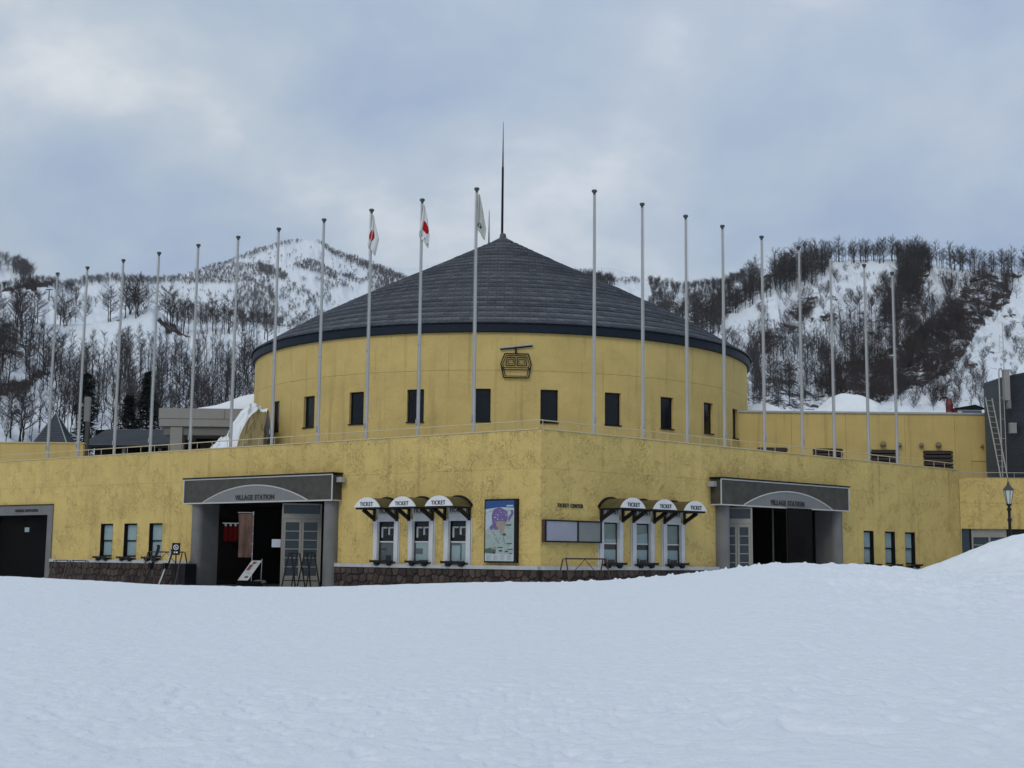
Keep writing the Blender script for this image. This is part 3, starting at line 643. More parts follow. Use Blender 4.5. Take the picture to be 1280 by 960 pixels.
# far trees: on the far mountain and the ridges between
farpts = []
def farset(hill, poly, n, h0, h1, seed, clump=0., cs=.06):
    global pts
    keep = pts; pts = []
    clusters(hill, poly, n, [0, 1, 2], h0, h1, 'F', seed, clump=clump, cs=cs)
    farpts.extend((p, h, k, rz) for (_, p, h, k, _, rz) in pts); pts = keep
farset(HF, [(205, 352), (235, 345), (262, 337), (290, 331), (325, 330), (345, 338), (330, 350), (290, 356), (250, 356), (215, 356)], 800, 6, 9, 31, .25, .09)
farset(HF, [(318, 330), (350, 338), (362, 346), (352, 350), (330, 344)], 260, 6, 9, 52)
farset(HF, [(325, 345), (420, 352), (480, 348), (530, 362), (560, 380), (430, 430), (350, 420), (300, 400), (280, 370)], 1500, 6, 10, 32, .62, .09)
farset(HF, [(60, 361), (110, 350), (140, 346), (200, 351), (225, 347), (225, 353), (180, 357), (140, 353), (70, 364)], 330, 9, 14, 33)
farset(HF, [(225, 346), (250, 338), (300, 322), (325, 312), (350, 305), (380, 301), (378, 303), (350, 309), (300, 326), (250, 342)], 190, 6, 10, 34)
farset(HF, [(395, 302), (420, 315), (470, 332), (520, 353), (500, 350), (460, 337), (420, 322)], 420, 6, 10, 35)
farset(HF, [(385, 325), (400, 330), (425, 345), (420, 352), (395, 342), (365, 333)], 300, 6, 9, 46)
farset(HF, [(425, 345), (480, 342), (520, 355), (500, 362), (450, 356)], 350, 6, 9, 53, .4)
farset(HF, [(440, 325), (500, 345), (530, 362), (500, 356), (460, 340)], 200, 6, 9, 54)
farset(HF, [(300, 312), (400, 310), (470, 335), (440, 345), (320, 335)], 120, 6, 10, 36, .6, .08)
farset(HF, [(60, 366), (200, 358), (330, 372), (330, 400), (90, 400)], 160, 6, 9, 37, .65, .06)
farset(HF, [(290, 375), (340, 352), (350, 400), (340, 420), (300, 405)], 330, 9, 13, 38)
farset(HF0, [(-60, 320), (0, 328), (15, 331), (12, 340), (-60, 335)], 36, 12, 18, 39)
farset(HF0, [(15, 331), (30, 338), (44, 352), (32, 352), (16, 342)], 48, 14, 20, 40)
farset(HM, [(-60, 367), (0, 362), (25, 357), (45, 352), (70, 355), (100, 366), (95, 369), (60, 361), (0, 366)], 143, 4, 7, 41)
farset(HM, [(-60, 368), (90, 368), (240, 390), (330, 404), (330, 420), (-60, 405)], 50, 7, 10, 42, .4, .05)
farset(HM, [(225, 388), (330, 403), (400, 412), (400, 425), (230, 410)], 71, 7, 10, 43)
farset(HR2, [(811, 353), (857, 360), (900, 355), (930, 345), (930, 352), (900, 362), (850, 366), (812, 362)], 190, 6, 9, 44)
farset(HR2, [(815, 368), (850, 372), (905, 365), (905, 400), (860, 420), (805, 400)], 300, 7, 10, 45, .35)
farset(HR2, [(712, 349), (745, 350), (770, 356), (755, 360), (720, 354)], 120, 8, 12, 47)
farset(HG, [(760, 352), (800, 350), (800, 356), (765, 357)], 40, 10, 14, 48)
FO = []
for i in range(3):       # three of them stand as things of their own on the crest of the far left peak
    a, t = HF0.from_px(20 + i * 7, 334 + i * 5); p = HF0.pos(np.array(a), np.array(min(t, 1)))
    o = link('bare_tree', FARM[i], None, [float(v) for v in p], label='%s of three bare trees on the rim of the pale peak at the left edge' % ('leftmost', 'middle', 'rightmost')[i], cat='tree', group='bare trees on the rim of the left peak'); o.scale = (17, 17, 17); FO.append(o)
scatter('distant_wood', farpts, FO, 'distant woods and tree lines on the mountains', 'wood')

# singled-out trees on the left crest
def solo(px, py, k, h, label, hill=HB, seed=0, name='bare_tree', cat='tree'):
    a, t = hill.from_px(px, py); p = hill.pos(np.array(a), np.array(min(t, 1)))
    return tree_thing(TM[k], [float(v) for v in p], h, seed * 1.3, label, None, True, name, cat)
solo(138, 401, 'broad0', 8.2, 'broad bare tree alone on the crest between second and third flagpoles from the left', seed=1)
solo(172, 392, 'broad1', 8.6, 'broad bare tree on the snow knoll between the third and fourth flagpoles from the left', seed=2)
solo(213, 408, 'broad2', 8.8, 'dense dark bare tree above the rock outcrop right of the fourth flagpole from the left', seed=3)
solo(219, 410, 'bush1', 7.0, 'thick dark shrub over the rock outcrop right of the fourth flagpole from the left', seed=4, name='bare_shrub', cat='shrub')
solo(1190, 358, 'broad1', 9.0, 'lone bare tree on the white snow patch near the top of the right hill', hill=HR, seed=5)
solo(1156, 392, 'broad2', 8.5, 'forked bare tree on the snow patch below the dark gully of the right hill', hill=HR, seed=6)

# conifers
def conifer(px, Y, ztop, zb, wd, label, seed, grp=None, ex=.8):
    q = random.Random(seed); pp = plane(Y, px, 540); H = ztop - zb
    o = empty('conifer', (pp.x, Y, zb), label, 'tree', 0, grp)
    MB().tube((0, 0, 0), (0, 0, H * .95), .18, .03, 8).build('trunk', M['bark'], o)
    B = MB()
    for i in range(4200):
        f = q.random() ** .75; z = H * (.06 + .94 * f); rmax = wd * (1 - f) ** ex * (.75 + .25 * math.sin(f * 40)) + .05
        a = q.uniform(0, 6.283); r_ = rmax * math.sqrt(q.random()); p = Vector((r_ * math.cos(a), r_ * math.sin(a), z - r_ * .25))
        d = Vector((math.cos(a), math.sin(a), q.uniform(-.5, .2))); s_ = Vector((-math.sin(a), math.cos(a), q.uniform(-.3, .3))) * q.uniform(.08, .16)
        l = q.uniform(.25, .5)
        B.add([p - s_, p + s_, p + d * l], [(0, 1, 2)])
    B.build('crown', M['needle'], o)
conifer(106, 100, 14.9, 0, 1.75, 'dark rounded conifer behind the pale post left of the sheds', 1, ex=.42)
conifer(160, 98, 13.0, 0, 3.0, 'shorter dark conifer behind the dark roofed shed', 2)
conifer(183, 97, 14.7, 0, 3.2, 'taller pointed dark conifer behind the right end of the dark roofed shed', 3)

# ================================================================== the station building (two wings meeting at a corner)
station = empty('station_building', (C0[0], C0[1], 0), 'long low yellow stucco station building with two wings meeting at a blunt corner', 'building')
ROT = {-1: math.atan2(-DL[1], -DL[0]), 1: math.atan2(DR[1], DR[0])}
WM = {sg: Matrix.Rotation(ROT[sg], 4, 'Z') for sg in (-1, 1)}              # wing frame relative to the building's own empty
WW = {sg: Matrix.Translation((C0[0], C0[1], 0)) @ WM[sg] for sg in (-1, 1)}
Z_LEDGE, Z_TOP, Z_MID = 1.03, 5.78, 4.43
# holes: (s0, s1, z0, z1)
TIC = {-1: [(3.05, 4.30), (4.80, 6.03), (6.53, 7.80)], 1: [(2.88, 4.12), (4.62, 5.84), (6.33, 7.58)]}
WIN = {-1: [(23.92, 24.82), (22.18, 23.10), (20.42, 21.32)], 1: [(19.90, 20.70), (21.62, 22.46), (23.31, 24.17)]}
POR = {-1: (10.3, 17.6), 1: (10.1, 17.3)}
SEND = {-1: 37.0, 1: 28.34}
def holes(sg):
    h = [(a, b, 1.16, 2.66) for a, b in WIN[sg]] + [(a + .22, b - .20, 1.10, 2.62) for a, b in TIC[sg]] + [(POR[sg][0] - .3, POR[sg][1] + .3, -.4, 3.47)]
    if sg == -1: h.append((28.9, 33.6, -.4, 3.12))
    return h
def cell_boxes(mb, X, s0, s1, z0, z1, hs, y0, y1):
    ss = sorted({s0, s1} | {v for h in hs for v in h[:2] if s0 < v < s1}); zs = sorted({z0, z1} | {v for h in hs for v in h[2:] if z0 < v < z1}); n = 0
    for a, b in zip(ss[:-1], ss[1:]):
        run = None
        for c, d in zip(zs[:-1], zs[1:]):
            mid = ((a + b) / 2, (c + d) / 2)
            solid = not any(h[0] < mid[0] < h[1] and h[2] < mid[1] < h[3] for h in hs)
            if solid:
                if run is None: run = [c, d]
                else: run[1] = d
            if (not solid or d == zs[-1]) and run is not None:
                xa, xb = sorted((X(a), X(b))); mb.box(xa, xb, y0, y1, run[0], run[1]); run = None; n += 1
    return n
for sg in (-1, 1):
    X = lambda s, sg=sg: sg * s
    W = WM[sg]; hs = holes(sg)
    js = [0.0] + [1.35 + 2.74 * k for k in range(0, 14) if 1.35 + 2.74 * k < SEND[sg] - .6] + [SEND[sg]]
    g = .003
    for a, b in zip(js[:-1], js[1:]):
        for z0, z1 in ((Z_LEDGE, Z_MID), (Z_MID, Z_TOP)):
            a0 = a + (g if a > 0 else 0); b0 = b - (g if b < SEND[sg] else 0)
            mb = MB(W)
            if cell_boxes(mb, X, a0, b0, z0 + (g if z0 > 2 else 0), z1 - (g if z1 < 5 else 0), hs, 0.0, .05): mb.build('wall_panel', M['wall'], station)
    mb = MB(W); cell_boxes(mb, X, 0.02, SEND[sg], -.4, Z_TOP - .02, hs, .052, .32); mb.build('wall', M['wall'], station)
    # thin coping
    mb = MB(W); xa, xb = sorted((X(0.1), X(SEND[sg]))); mb.box(xa, xb, -.03, .36, Z_TOP + .002, Z_TOP + .045); mb.build('coping', M['rail'], station)
    # plinth
    segs = [(0, POR[sg][0] - .55), (POR[sg][1] + .75, 28.45 if sg == -1 else SEND[sg])]
    if sg == -1: segs.append((34.2, 37))
    for (a, b) in segs:
        xa, xb = sorted((X(a), X(b)))
        mb = MB(W); mb.box(xa, xb, -.10, .055, -.3, .90); mb.build('plinth', M['mortar'], station)
        mb = MB(W); mb.box(xa, xb, -.17, .048, .90, 1.035); mb.build('ledge', M['ledge'], station)
        if a > 30: continue
        q = random.Random(int(a) + sg)
        cell = .30 if sg == -1 or a < 15 else .42
        seeds = []
        nx_ = max(2, int((b - a) / cell)); nz_ = 3
        for i in range(-1, nx_ + 1):
            for j in range(nz_):
                seeds.append((a + (b - a) * (i + .5 + (j % 2) * .5) / nx_ + q.uniform(-.11, .11), .03 + .90 * (j + .5) / nz_ + q.uniform(-.08, .08)))
        for (sx_, sz_) in seeds:
            if not a < sx_ < b: continue
            pl = [(a, .0), (b, .0), (b, .893), (a, .893)]
            for (tx_, tz_) in seeds:
                if (tx_, tz_) == (sx_, sz_) or abs(tx_ - sx_) > 1.2: continue
                mx_, mz_ = (sx_ + tx_) / 2, (sz_ + tz_) / 2; nx2, nz2 = tx_ - sx_, tz_ - sz_; ln_ = math.hypot(nx2, nz2); off_ = -.011
                out_ = []
                for k in range(len(pl)):
                    p_, r2 = pl[k], pl[(k + 1) % len(pl)]
                    dp_ = ((p_[0] - mx_) * nx2 + (p_[1] - mz_) * nz2) / ln_ - off_; dr_ = ((r2[0] - mx_) * nx2 + (r2[1] - mz_) * nz2) / ln_ - off_
                    if dp_ <= 0: out_.append(p_)
                    if (dp_ <= 0) != (dr_ <= 0): f_ = dp_ / (dp_ - dr_); out_.append((p_[0] + (r2[0] - p_[0]) * f_, p_[1] + (r2[1] - p_[1]) * f_))
                pl = out_
                if len(pl) < 3: break
            if len(pl) < 3: continue
            n = len(pl); c0 = sum(p_[0] for p_ in pl) / n; zc = sum(p_[1] for p_ in pl) / n; pr = -.11 - q.uniform(.015, .06)
            vs = [(X(s_), -.098, z_) for s_, z_ in pl] + [(X(c0 + (s_ - c0) * .86), pr + q.uniform(-.008, .008), zc + (z_ - zc) * .84) for s_, z_ in pl] + [(X(c0), pr - .012, zc)]
            fs = [(k, (k + 1) % n, n + (k + 1) % n, n + k) for k in range(n)] + [(n + k, n + (k + 1) % n, 2 * n) for k in range(n)]
            if sg == -1: fs = [tuple(reversed(f)) for f in fs]
            MB(W).add(vs, fs).build('stone', M['stone'], station)
# terrace roof behind the parapet
def wpt(sg, s, y): v = WM[sg] @ Vector((sg * s, y, 0)); return (v.x, v.y)
poly = [wpt(-1, .3, .3), wpt(1, .3, .3), wpt(1, 28.3, .3), (24.6, 25), (24.6, 62), (-28, 62), wpt(-1, 37, .3)]
poly = [wpt(-1, 0.4, .33), wpt(1, 28.3, .33), (24.6, 62), (-30, 62), wpt(-1, 37, .33)]
MB().add([(x, y, 5.48) for x, y in poly] + [(x, y, 5.2) for x, y in poly], [(4, 3, 2, 1, 0)][::-1] + [tuple(range(9, 4, -1))]).build('terrace', M['concrete'], station)
# end wall of left wing
mb = MB(WM[-1]); mb.box(-37.3, -37.0, .0, 12, -.4, Z_TOP - .03); mb.build('end_wall', M['wall'], station)

def iron_shelf(parent, xc, z, wd, W):
    mb = MB(W); mb.box(xc - wd / 2, xc + wd / 2, -.34, -.03, z, z + .035)
    for dx_ in (-wd * .28, wd * .28):
        mb.lathe([(.02, z - .12), (.09, z - .11), (.13, z - .05), (.14, z)], 10, (xc + dx_, -.18))
    mb.box(xc - wd / 2, xc + wd / 2, -.345, -.325, z + .035, z + .085)
    for k in range(5):
        x_ = xc - wd / 2 + wd * k / 4; mb.tube((x_, -.335, z), (x_, -.335, z + .12), .009, n=4)
    return mb.build('iron_shelf', M['iron'], parent)
# plain windows
for sg in (-1, 1):
    W = WM[sg]
    for (a, b) in WIN[sg]:
        xa, xb = sorted((sg * a, sg * b)); z0, z1 = 1.16, 2.66; y = .17
        f = MB(W); f.box(xa, xa + .06, y - .05, y + .05, z0, z1); f.box(xb - .06, xb, y - .05, y + .05, z0, z1); f.box(xa + .06, xb - .06, y - .05, y + .05, z1 - .07, z1); f.box(xa + .06, xb - .06, y - .05, y + .05, z0, z0 + .08)
        f.box(xa + .06, xb - .06, y - .045, y + .045, 1.86, 1.92)
        f.box(xa - .004, xa + .02, .004, y - .052, z0, z1 - .002); f.box(xb - .02, xb + .004, .004, y - .052, z0, z1 - .002); f.box(xa + .02, xb - .02, .004, y - .052, z1 - .02, z1 - .001)
        wdw = f.build('window', M['frame_dk'], station)
        MB(W).box(xa + .06, xb - .06, y + .0, y + .02, 1.92, z1 - .07).build('pane', M['blind'], wdw)
        MB(W).box(xa + .06, xb - .06, y + .012, y + .03, z0 + .08, 1.86).build('pane', M['blind'], wdw)
        MB(W).box(xa - .0, xb + .0, .06, y + .12, z0 - .03, z0 - .002).build('window_sill', M['iron'], wdw)
        iron_shelf(wdw, (xa + xb) / 2, 1.10, 1.0, W)
# ticket windows and their barrel canopies
ordn = {(-1, 2): 'at the left end of the left row', (-1, 1): 'in the middle of the left row', (-1, 0): 'nearest the piste map board', (1, 0): 'nearest the blank notice board', (1, 1): 'in the middle of the right row', (1, 2): 'at the right end of the right row'}
for sg in (-1, 1):
    W = WM[sg]
    for ti, (a, b) in enumerate(TIC[sg]):
        xa, xb = sorted((sg * a, sg * b)); xc = (xa + xb) / 2
        ha, hb = sorted((sg * (a + .22), sg * (b - .20)))
        zt = 2.62
        f = MB(W)
        f.box(xa + .02, ha, -.07, -.001, 1.036, 2.70); f.box(hb, xb - .02, -.07, -.001, 1.036, 2.70)                # pilasters
        f.box(ha, hb, -.05, -.001, zt, 2.88)
        f.box(ha, ha + .025, -.02, .12, 1.10, zt); f.box(hb - .025, hb, -.02, .12, 1.10, zt)
        f.box(xa - .03, xa + .0, -.04, -.001, 1.036, 2.72); f.box(xb, xb + .03, -.04, -.001, 1.036, 2.72)
        tw = f.build('ticket_window', M['trim_w'], station)
        y = .075; zm = 1.86
        f = MB(W); f.box(ha + .025, ha + .060, y - .03, y + .03, 1.10, zt); f.box(hb - .060, hb - .025, y - .03, y + .03, 1.10, zt)
        f.box(ha + .060, hb - .060, y - .028, y + .028, zt - .05, zt); f.box(ha + .060, hb - .060, y - .028, y + .028, 1.10, 1.15)
        f.build('window_frame', M['frame_dk'], tw)
        MB(W).box(ha + .060, hb - .060, y - .035, y + .02, zm - .025, zm + .025).build('crossbar', M['trim_w'], tw)
        l, r_ = ha + .060, hb - .060
        if sg == -1:
            MB(W).box(l, r_, y + .0, y + .02, zm + .025, zt - .05).build('pane', M['glass'], tw)
            MB(W).box(l, r_, y + .0, y + .02, 1.15, zm - .025).build('pane', M['blind_dk'] if ti == 2 else M['blind'], tw)
            p = MB(W); wd = r_ - l
            p.box(l + .06 * wd, l + .18 * wd, y - .012, y - .002, 2.02, 2.42); p.box(l + .18 * wd, l + .46 * wd, y - .012, y - .002, 2.36, 2.42)
            p.box(l + .54 * wd, l + .66 * wd, y - .012, y - .002, 2.12, 2.42); p.box(l + .66 * wd, l + .98 * wd, y - .012, y - .002, 2.36, 2.42)
            p.build('painted_reflection', M['ledge'], tw)  # pale bars imitate a building reflected in the upper pane
            p = MB(W)
            for k in range(5): p.box(l + wd * (.2 + .055 * k), l + wd * (.225 + .055 * k), y - .010, y - .001, 2.08, 2.33); p.box(l + wd * (.69 + .055 * k), l + wd * (.715 + .055 * k), y - .010, y - .001, 2.08, 2.33)
            p.build('painted_reflection_slats', M['granite'], tw)  # thin slats fill in the same painted reflection
            p = MB(W); 
            if ti == 2: p.box(l + .42 * wd, l + .75 * wd, y - .02, y - .002, 1.16, 1.36); p.box(l + .05 * wd, l + .4 * wd, y - .02, y - .002, 1.56, 1.60)
            elif ti == 1: p.box(l + .0 * wd, l + .5 * wd, y - .02, y - .002, 1.42, 1.62); p.box(l + .25 * wd, l + .95 * wd, y - .02, y - .002, 1.16, 1.20)
            else: p.box(l, l + .55 * wd, y - .02, y - .002, 1.74, 1.82); p.box(l + .6 * wd, l + .66 * wd, y - .02, y - .002, 1.2, 1.8)
            p.build('counter_item', M['blind_dk'] if ti != 2 else M['letter'], tw)
        else:
            MB(W).box(l, r_, y + .0, y + .02, zm + .025, zt - .05).build('blind', M['blind_g'], tw)
            if ti == 1:
                p = MB(W); p.prism([(l, 1.9), (r_, 1.9), (r_, 2.27), (l, 2.17)], y - .012, y - .002); p.build('blind_edge', M['blind'], tw)
            MB(W).box(l, r_, y + .0, y + .02, 1.64, zm - .025).build('pane', M['granite'], tw)
            MB(W).box(l, r_, y + .003, y + .023, 1.15, 1.64).build('pane', M['blind'], tw)
            p = MB(W); p.box(l + .1 * (r_ - l), l + .3 * (r_ - l), y - .02, y - .001, 1.16, 1.32); p.box(l + .4 * (r_ - l), l + .9 * (r_ - l), y - .02, y - .001, 1.16, 1.28); p.build('counter_item', M['granite'], tw)
            if ti == 0: MB(W).box(l, r_, y - .012, y - .002, 1.90, 2.02).build('blind_edge', M['blind'], tw)
        MB(W).box(ha - .02, hb + .02, -.105, -.052, 2.885, 3.12).build('sign_plate', M['ledge'], tw)
        lettering('TICKET', .21, xc, -.112, 3.0, tw, sx=.86, bold=.003, Mx=W)
        iron_shelf(tw, xc, 1.085, hb - ha + .25, W)
        # canopy: a thing of its own on the wall
        base = WW[sg] @ Vector((xc, 0, 2.65))
        t = empty('ticket_canopy', base, 'curved canopy with white TICKET front, ' + ordn[(sg, ti)], 'canopy', ROT[sg], 'ticket window canopies')
        hw = .63; D = 1.12; zb = .46; h = .37; ns = 14
        rad = (hw * hw + h * h) / (2 * h); al = math.asin(hw / rad)
        arc = [(rad * math.sin(-al + 2 * al * k / ns), zb + h - rad + rad * math.cos(-al + 2 * al * k / ns)) for k in range(ns + 1)]
        sh = MB()
        for (x0_, z0_), (x1_, z1_) in zip(arc[:-1], arc[1:]):
            sh.add([(x0_, -D + .03, z0_), (x1_, -D + .03, z1_), (x1_, -.01, z1_), (x0_, -.01, z0_), (x0_ * .96, -D + .03, z0_ - .025), (x1_ * .96, -D + .03, z1_ - .025), (x1_ * .96, -.01, z1_ - .025), (x0_ * .96, -.01, z0_ - .025)],
                   [(0, 1, 2, 3), (7, 6, 5, 4), (0, 4, 5, 1), (2, 6, 7, 3)])
        sh.build('canopy_sheet', M['olive'], t)
        MB().prism([(x_ * 1.02, z_ + .012) for x_, z_ in reversed(arc)], -D - .03, -D + .028).build('front_panel', M['white'], t)
        lettering('TICKET', .21, 0, -D - .042, zb + .12, t, sx=.86, bold=0.0)
        ar2 = [(x_ * 1.07, z_ + .07) for x_, z_ in reversed(arc)]; b2 = MB()
        for (x0_, z0_), (x1_, z1_) in zip(ar2[:-1], ar2[1:]): b2.add([(x0_, -.07, z0_), (x1_, -.07, z1_), (x1_, -.005, z1_), (x0_, -.005, z0_), (x0_ * .9, -.07, z0_ - .07), (x1_ * .9, -.07, z1_ - .07), (x1_ * .9, -.005, z1_ - .07), (x0_ * .9, -.005, z0_ - .07)], [(1, 0, 3, 2), (4, 5, 6, 7), (0, 1, 5, 4), (2, 3, 7, 6)])
        b2.build('wall_arch', M['iron'], t)
        for sx_ in (-1, 1):
            x_ = sx_ * (hw - .055)
            MB().box(x_ - .05, x_ + .05, -.13, -.001 - .072, -.02, zb - .001).build('bracket_post', M['iron'], t)
            bm = MB(); th = .055
            bm.add([(x_ - .045, -.14, .02), (x_ + .045, -.14, .02), (x_ + .045, -.14, .16), (x_ - .045, -.14, .16), (x_ - .045, -.74, zb - .12), (x_ + .045, -.74, zb - .12), (x_ + .045, -.66, zb - .005), (x_ - .045, -.66, zb - .005)],
                   [(0, 1, 2, 3), (7, 6, 5, 4), (0, 4, 5, 1), (1, 5, 6, 2), (2, 6, 7, 3), (3, 7, 4, 0)])
            bm.build('brace', M['iron'], t)
            MB().box(x_ - .04, x_ + .04, -D + .03, -.14, zb - .06, zb - .004).build('side_rail', M['iron'], t)
        MB().box(-hw + .1, hw - .1, -D + .03, -D + .09, zb - .05, zb - .005).build('front_rail', M['iron'], t)

# portals
PF = {-1: (9.58, 18.42), 1: (9.22, 18.0)}; ARC = {-1: ((254, 629), (320, 606.5), (385, 626)), 1: ((929, 632), (981, 614.5), (1040, 639))}; TXT = {-1: 319, 1: 984}
def wall_sz(sg, px, py, off):
    d = ray(px, py); inv = WW[sg].inverted(); o0 = inv @ Vector((0, 0, EYE)); dd = inv.to_3x3() @ Vector(d)
    t = (off - o0.y) / dd.y; p = o0 + dd * t; return p.x, p.z
for sg in (-1, 1):
    W = WM[sg]; a, b = PF[sg]; xa, xb = sorted((sg * a, sg * b)); pa, pb = sorted((sg * POR[sg][0], sg * POR[sg][1]))
    z0, z1 = 3.46, 4.44; yf = -.52
    pf = MB(W).box(xa, xb, yf, -.002, z0, z1).build('portal_beam', M['granite'], station)
    tr = MB(W); e_ = .045
    for (x0_, x1_, za_, zb_) in ((xa - .02, xb + .02, z1 - .01, z1 + .04), (xa - .02, xb + .02, z0 - .03, z0 + .02), (xa - .022, xa + .028, z0 + .02, z1 - .01), (xb - .028, xb + .022, z0 + .02, z1 - .01)):
        tr.box(x0_, x1_, yf - .03, yf - .002, za_, zb_)
    for x_ in (xa, xb):
        tr.box(x_ - .012 if x_ == xa else x_ + .002, x_ - .002 if x_ == xa else x_ + .012, yf + .0, -.01, z0 - .03, z0 + .02)
    (x1_, zA), (xm, zM), (x2_, zB) = [wall_sz(sg, *p, yf) for p in ARC[sg]]
    hw = (x2_ - x1_) / 2; xc = (x1_ + x2_) / 2; h = zM - z0 - .02; rad = (hw * hw + h * h) / (2 * h); al = math.asin(hw / rad)
    arc = [(xc + rad * math.sin(-al + 2 * al * k / 24), z0 + .02 + h - rad + rad * math.cos(-al + 2 * al * k / 24)) for k in range(25)]
    for (p0, p1) in zip(arc[:-1], arc[1:]): tr.tube((p0[0], yf - .025, p0[1]), (p1[0], yf - .025, p1[1]), .028, n=5)
    tr.build('trim', M['trim'], pf)
    MB(W).prism(list(reversed(arc)), yf - .022, yf - .002).build('arched_panel', M['granite_lt'], pf)
    tx, tz = wall_sz(sg, TXT[sg], 622 if sg < 0 else 629.5, yf)
    lettering('VILLAGE STATION', .285, tx, yf - .035, tz, pf, sx=.90, bold=.005, Mx=W)
    MB(W).box(xa - .06, xb + .06, yf - .06, -.002, z1 + .042, z1 + .10).build('beam_flashing', M['frame_dk'], pf)
    cx_ = xb - .02 if sg == -1 else xa + .02
    MB(W).box(cx_ + (.0 if sg < 0 else -.28), cx_ + (.28 if sg < 0 else 0), -.32, -.05, z1 - .28, z1 - .08).build('security_camera', M['steel'], station)
    # cheek walls with rounded fronts
    for (s_in, dirn) in ((POR[sg][0], -1), (POR[sg][1], 1)):
        x0_ = sg * s_in; x1_ = sg * (s_in + dirn * .58); xl, xr = sorted((x0_, x1_)); r_ = (xr - xl) / 2; cb = MB(W); n = 12
        pl = [(xl, .75)] + [( (xl + xr) / 2 - r_ * math.cos(math.pi * k / n), -.10 - r_ * math.sin(math.pi * k / n) + .0) for k in range(n + 1)] + [(xr, .75)]
        nv = len(pl); vs = [(x_, y_, -.3) for x_, y_ in pl] + [(x_, y_, 3.455) for x_, y_ in pl]
        cb.add(vs, [(k, (k + 1) % nv, nv + (k + 1) % nv, nv + k) for k in range(nv)]); cb.build('portal_column', M['column'], station, smooth=False)
    # porch box
    ia, ib = pa - .0, pb + .0
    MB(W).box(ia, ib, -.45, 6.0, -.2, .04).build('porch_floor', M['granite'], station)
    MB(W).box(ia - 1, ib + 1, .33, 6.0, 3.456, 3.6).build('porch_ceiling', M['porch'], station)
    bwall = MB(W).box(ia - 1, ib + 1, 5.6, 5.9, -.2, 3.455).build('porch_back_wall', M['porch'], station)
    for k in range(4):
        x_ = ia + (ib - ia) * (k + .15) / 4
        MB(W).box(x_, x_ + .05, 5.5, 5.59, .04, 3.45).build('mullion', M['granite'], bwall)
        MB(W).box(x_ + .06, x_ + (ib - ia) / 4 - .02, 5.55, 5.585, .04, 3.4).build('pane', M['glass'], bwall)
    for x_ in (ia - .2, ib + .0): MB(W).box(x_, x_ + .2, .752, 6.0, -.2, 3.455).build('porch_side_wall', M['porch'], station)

# glazed entrance doors inside the porches, facing the snow field
def glazed(pxl, pxr, dist, zs, nrow, sidebar, parent, darkx=None):
    p0 = at(dist, pxl, 690); p1 = at(dist, pxr, 690); ang = math.atan2(p1.y - p0.y, p1.x - p0.x); wd = math.hypot(p1.x - p0.x, p1.y - p0.y)
    Mx = Matrix.Translation((p0.x - C0[0], p0.y - C0[1], 0)) @ Matrix.Rotation(ang, 4, 'Z')
    z_top, z_tr, z_door = zs
    f = MB(Mx)
    f.box(0, .07, -.04, .04, .04, z_top); f.box(wd - .07, wd, -.04, .04, .04, z_top); f.box(.07, wd - .07, -.039, .039, z_tr - .0, z_tr + .20); f.box(.07, wd - .07, -.038, .038, z_top - .06, z_top)
    d = f.build('door_frame', M['door_fr'], parent)
    MB(Mx).box(.07, wd - .07, .0, .02, z_tr + .2, z_top - .06).build('pane', M['door_gl'], d)
    mid = wd / 2
    for (x0_, x1_) in ((.075, mid - .005), (mid + .005, wd - .075)):
        L_ = MB(Mx); st = .085
        L_.box(x0_, x0_ + st, -.03, .03, .05, z_tr - .01); L_.box(x1_ - st, x1_, -.03, .03, .05, z_tr - .01); L_.box(x0_ + st, x1_ - st, -.029, .029, z_tr - .14, z_tr - .01); L_.box(x0_ + st, x1_ - st, -.029, .029, .05, .50)
        for k in range(1, nrow):
            z_ = .50 + (z_tr - .14 - .50) * k / nrow; L_.box(x0_ + st, x1_ - st, -.028, .028, z_ - .018, z_ + .018)
        L_.build('door_leaf', M['door_fr'], d)
        MB(Mx).box(x0_ + st, x1_ - st, .0, .012, .5, z_tr - .14).build('pane', M['door_gl'], d)
    return d
glazed(351, 401, 54.3, (3.40, 2.78, 0), 6, True, station)
glazed(903, 941, 54.0, (3.40, 2.75, 0), 6, True, station)
# posters on glass
def local_box(p, ang, w_, h_, d_, name, m, parent, loc0):
    Mx = Matrix.Translation((p.x - loc0[0], p.y - loc0[1], p.z - loc0[2])) @ Matrix.Rotation(ang, 4, 'Z')
    return MB(Mx).box(0, w_, 0, d_, 0, h_).build(name, m, parent)
p = at(55.5, 339.5, 684); local_box(p, R(10), .36, .33, .02, 'poster', M['paper'], station, (C0[0], C0[1], 0))
p = at(55.5, 345.5, 684); local_box(p, R(10), .03, .33, .01, 'poster_mark', M['navy'], station, (C0[0], C0[1], 0))
p = at(55.0, 945, 718); 
for px_ in (966, 984):
    p = at(55.8, px_, 700); MB(Matrix.Translation((p.x - C0[0], p.y - C0[1], 0))).box(0, .06, 0, .06, .04, 3.45).build('mullion', M['granite'], station)
p = at(55.6, 986, 700); q_ = at(57.5, 1030, 700)
MB(Matrix.Translation((p.x - C0[0], p.y - C0[1], 0)) @ Matrix.Rotation(math.atan2(q_.y - p.y, q_.x - p.x), 4, 'Z')).box(.05, 1.6, 0, .1, .04, 3.45).build('inner_wall', M['porch'], station)
p = at(55.4, 999, 697); local_box(p, R(40), .42, .85, .03, 'dark_poster', M['dark'], station, (C0[0], C0[1], 0))

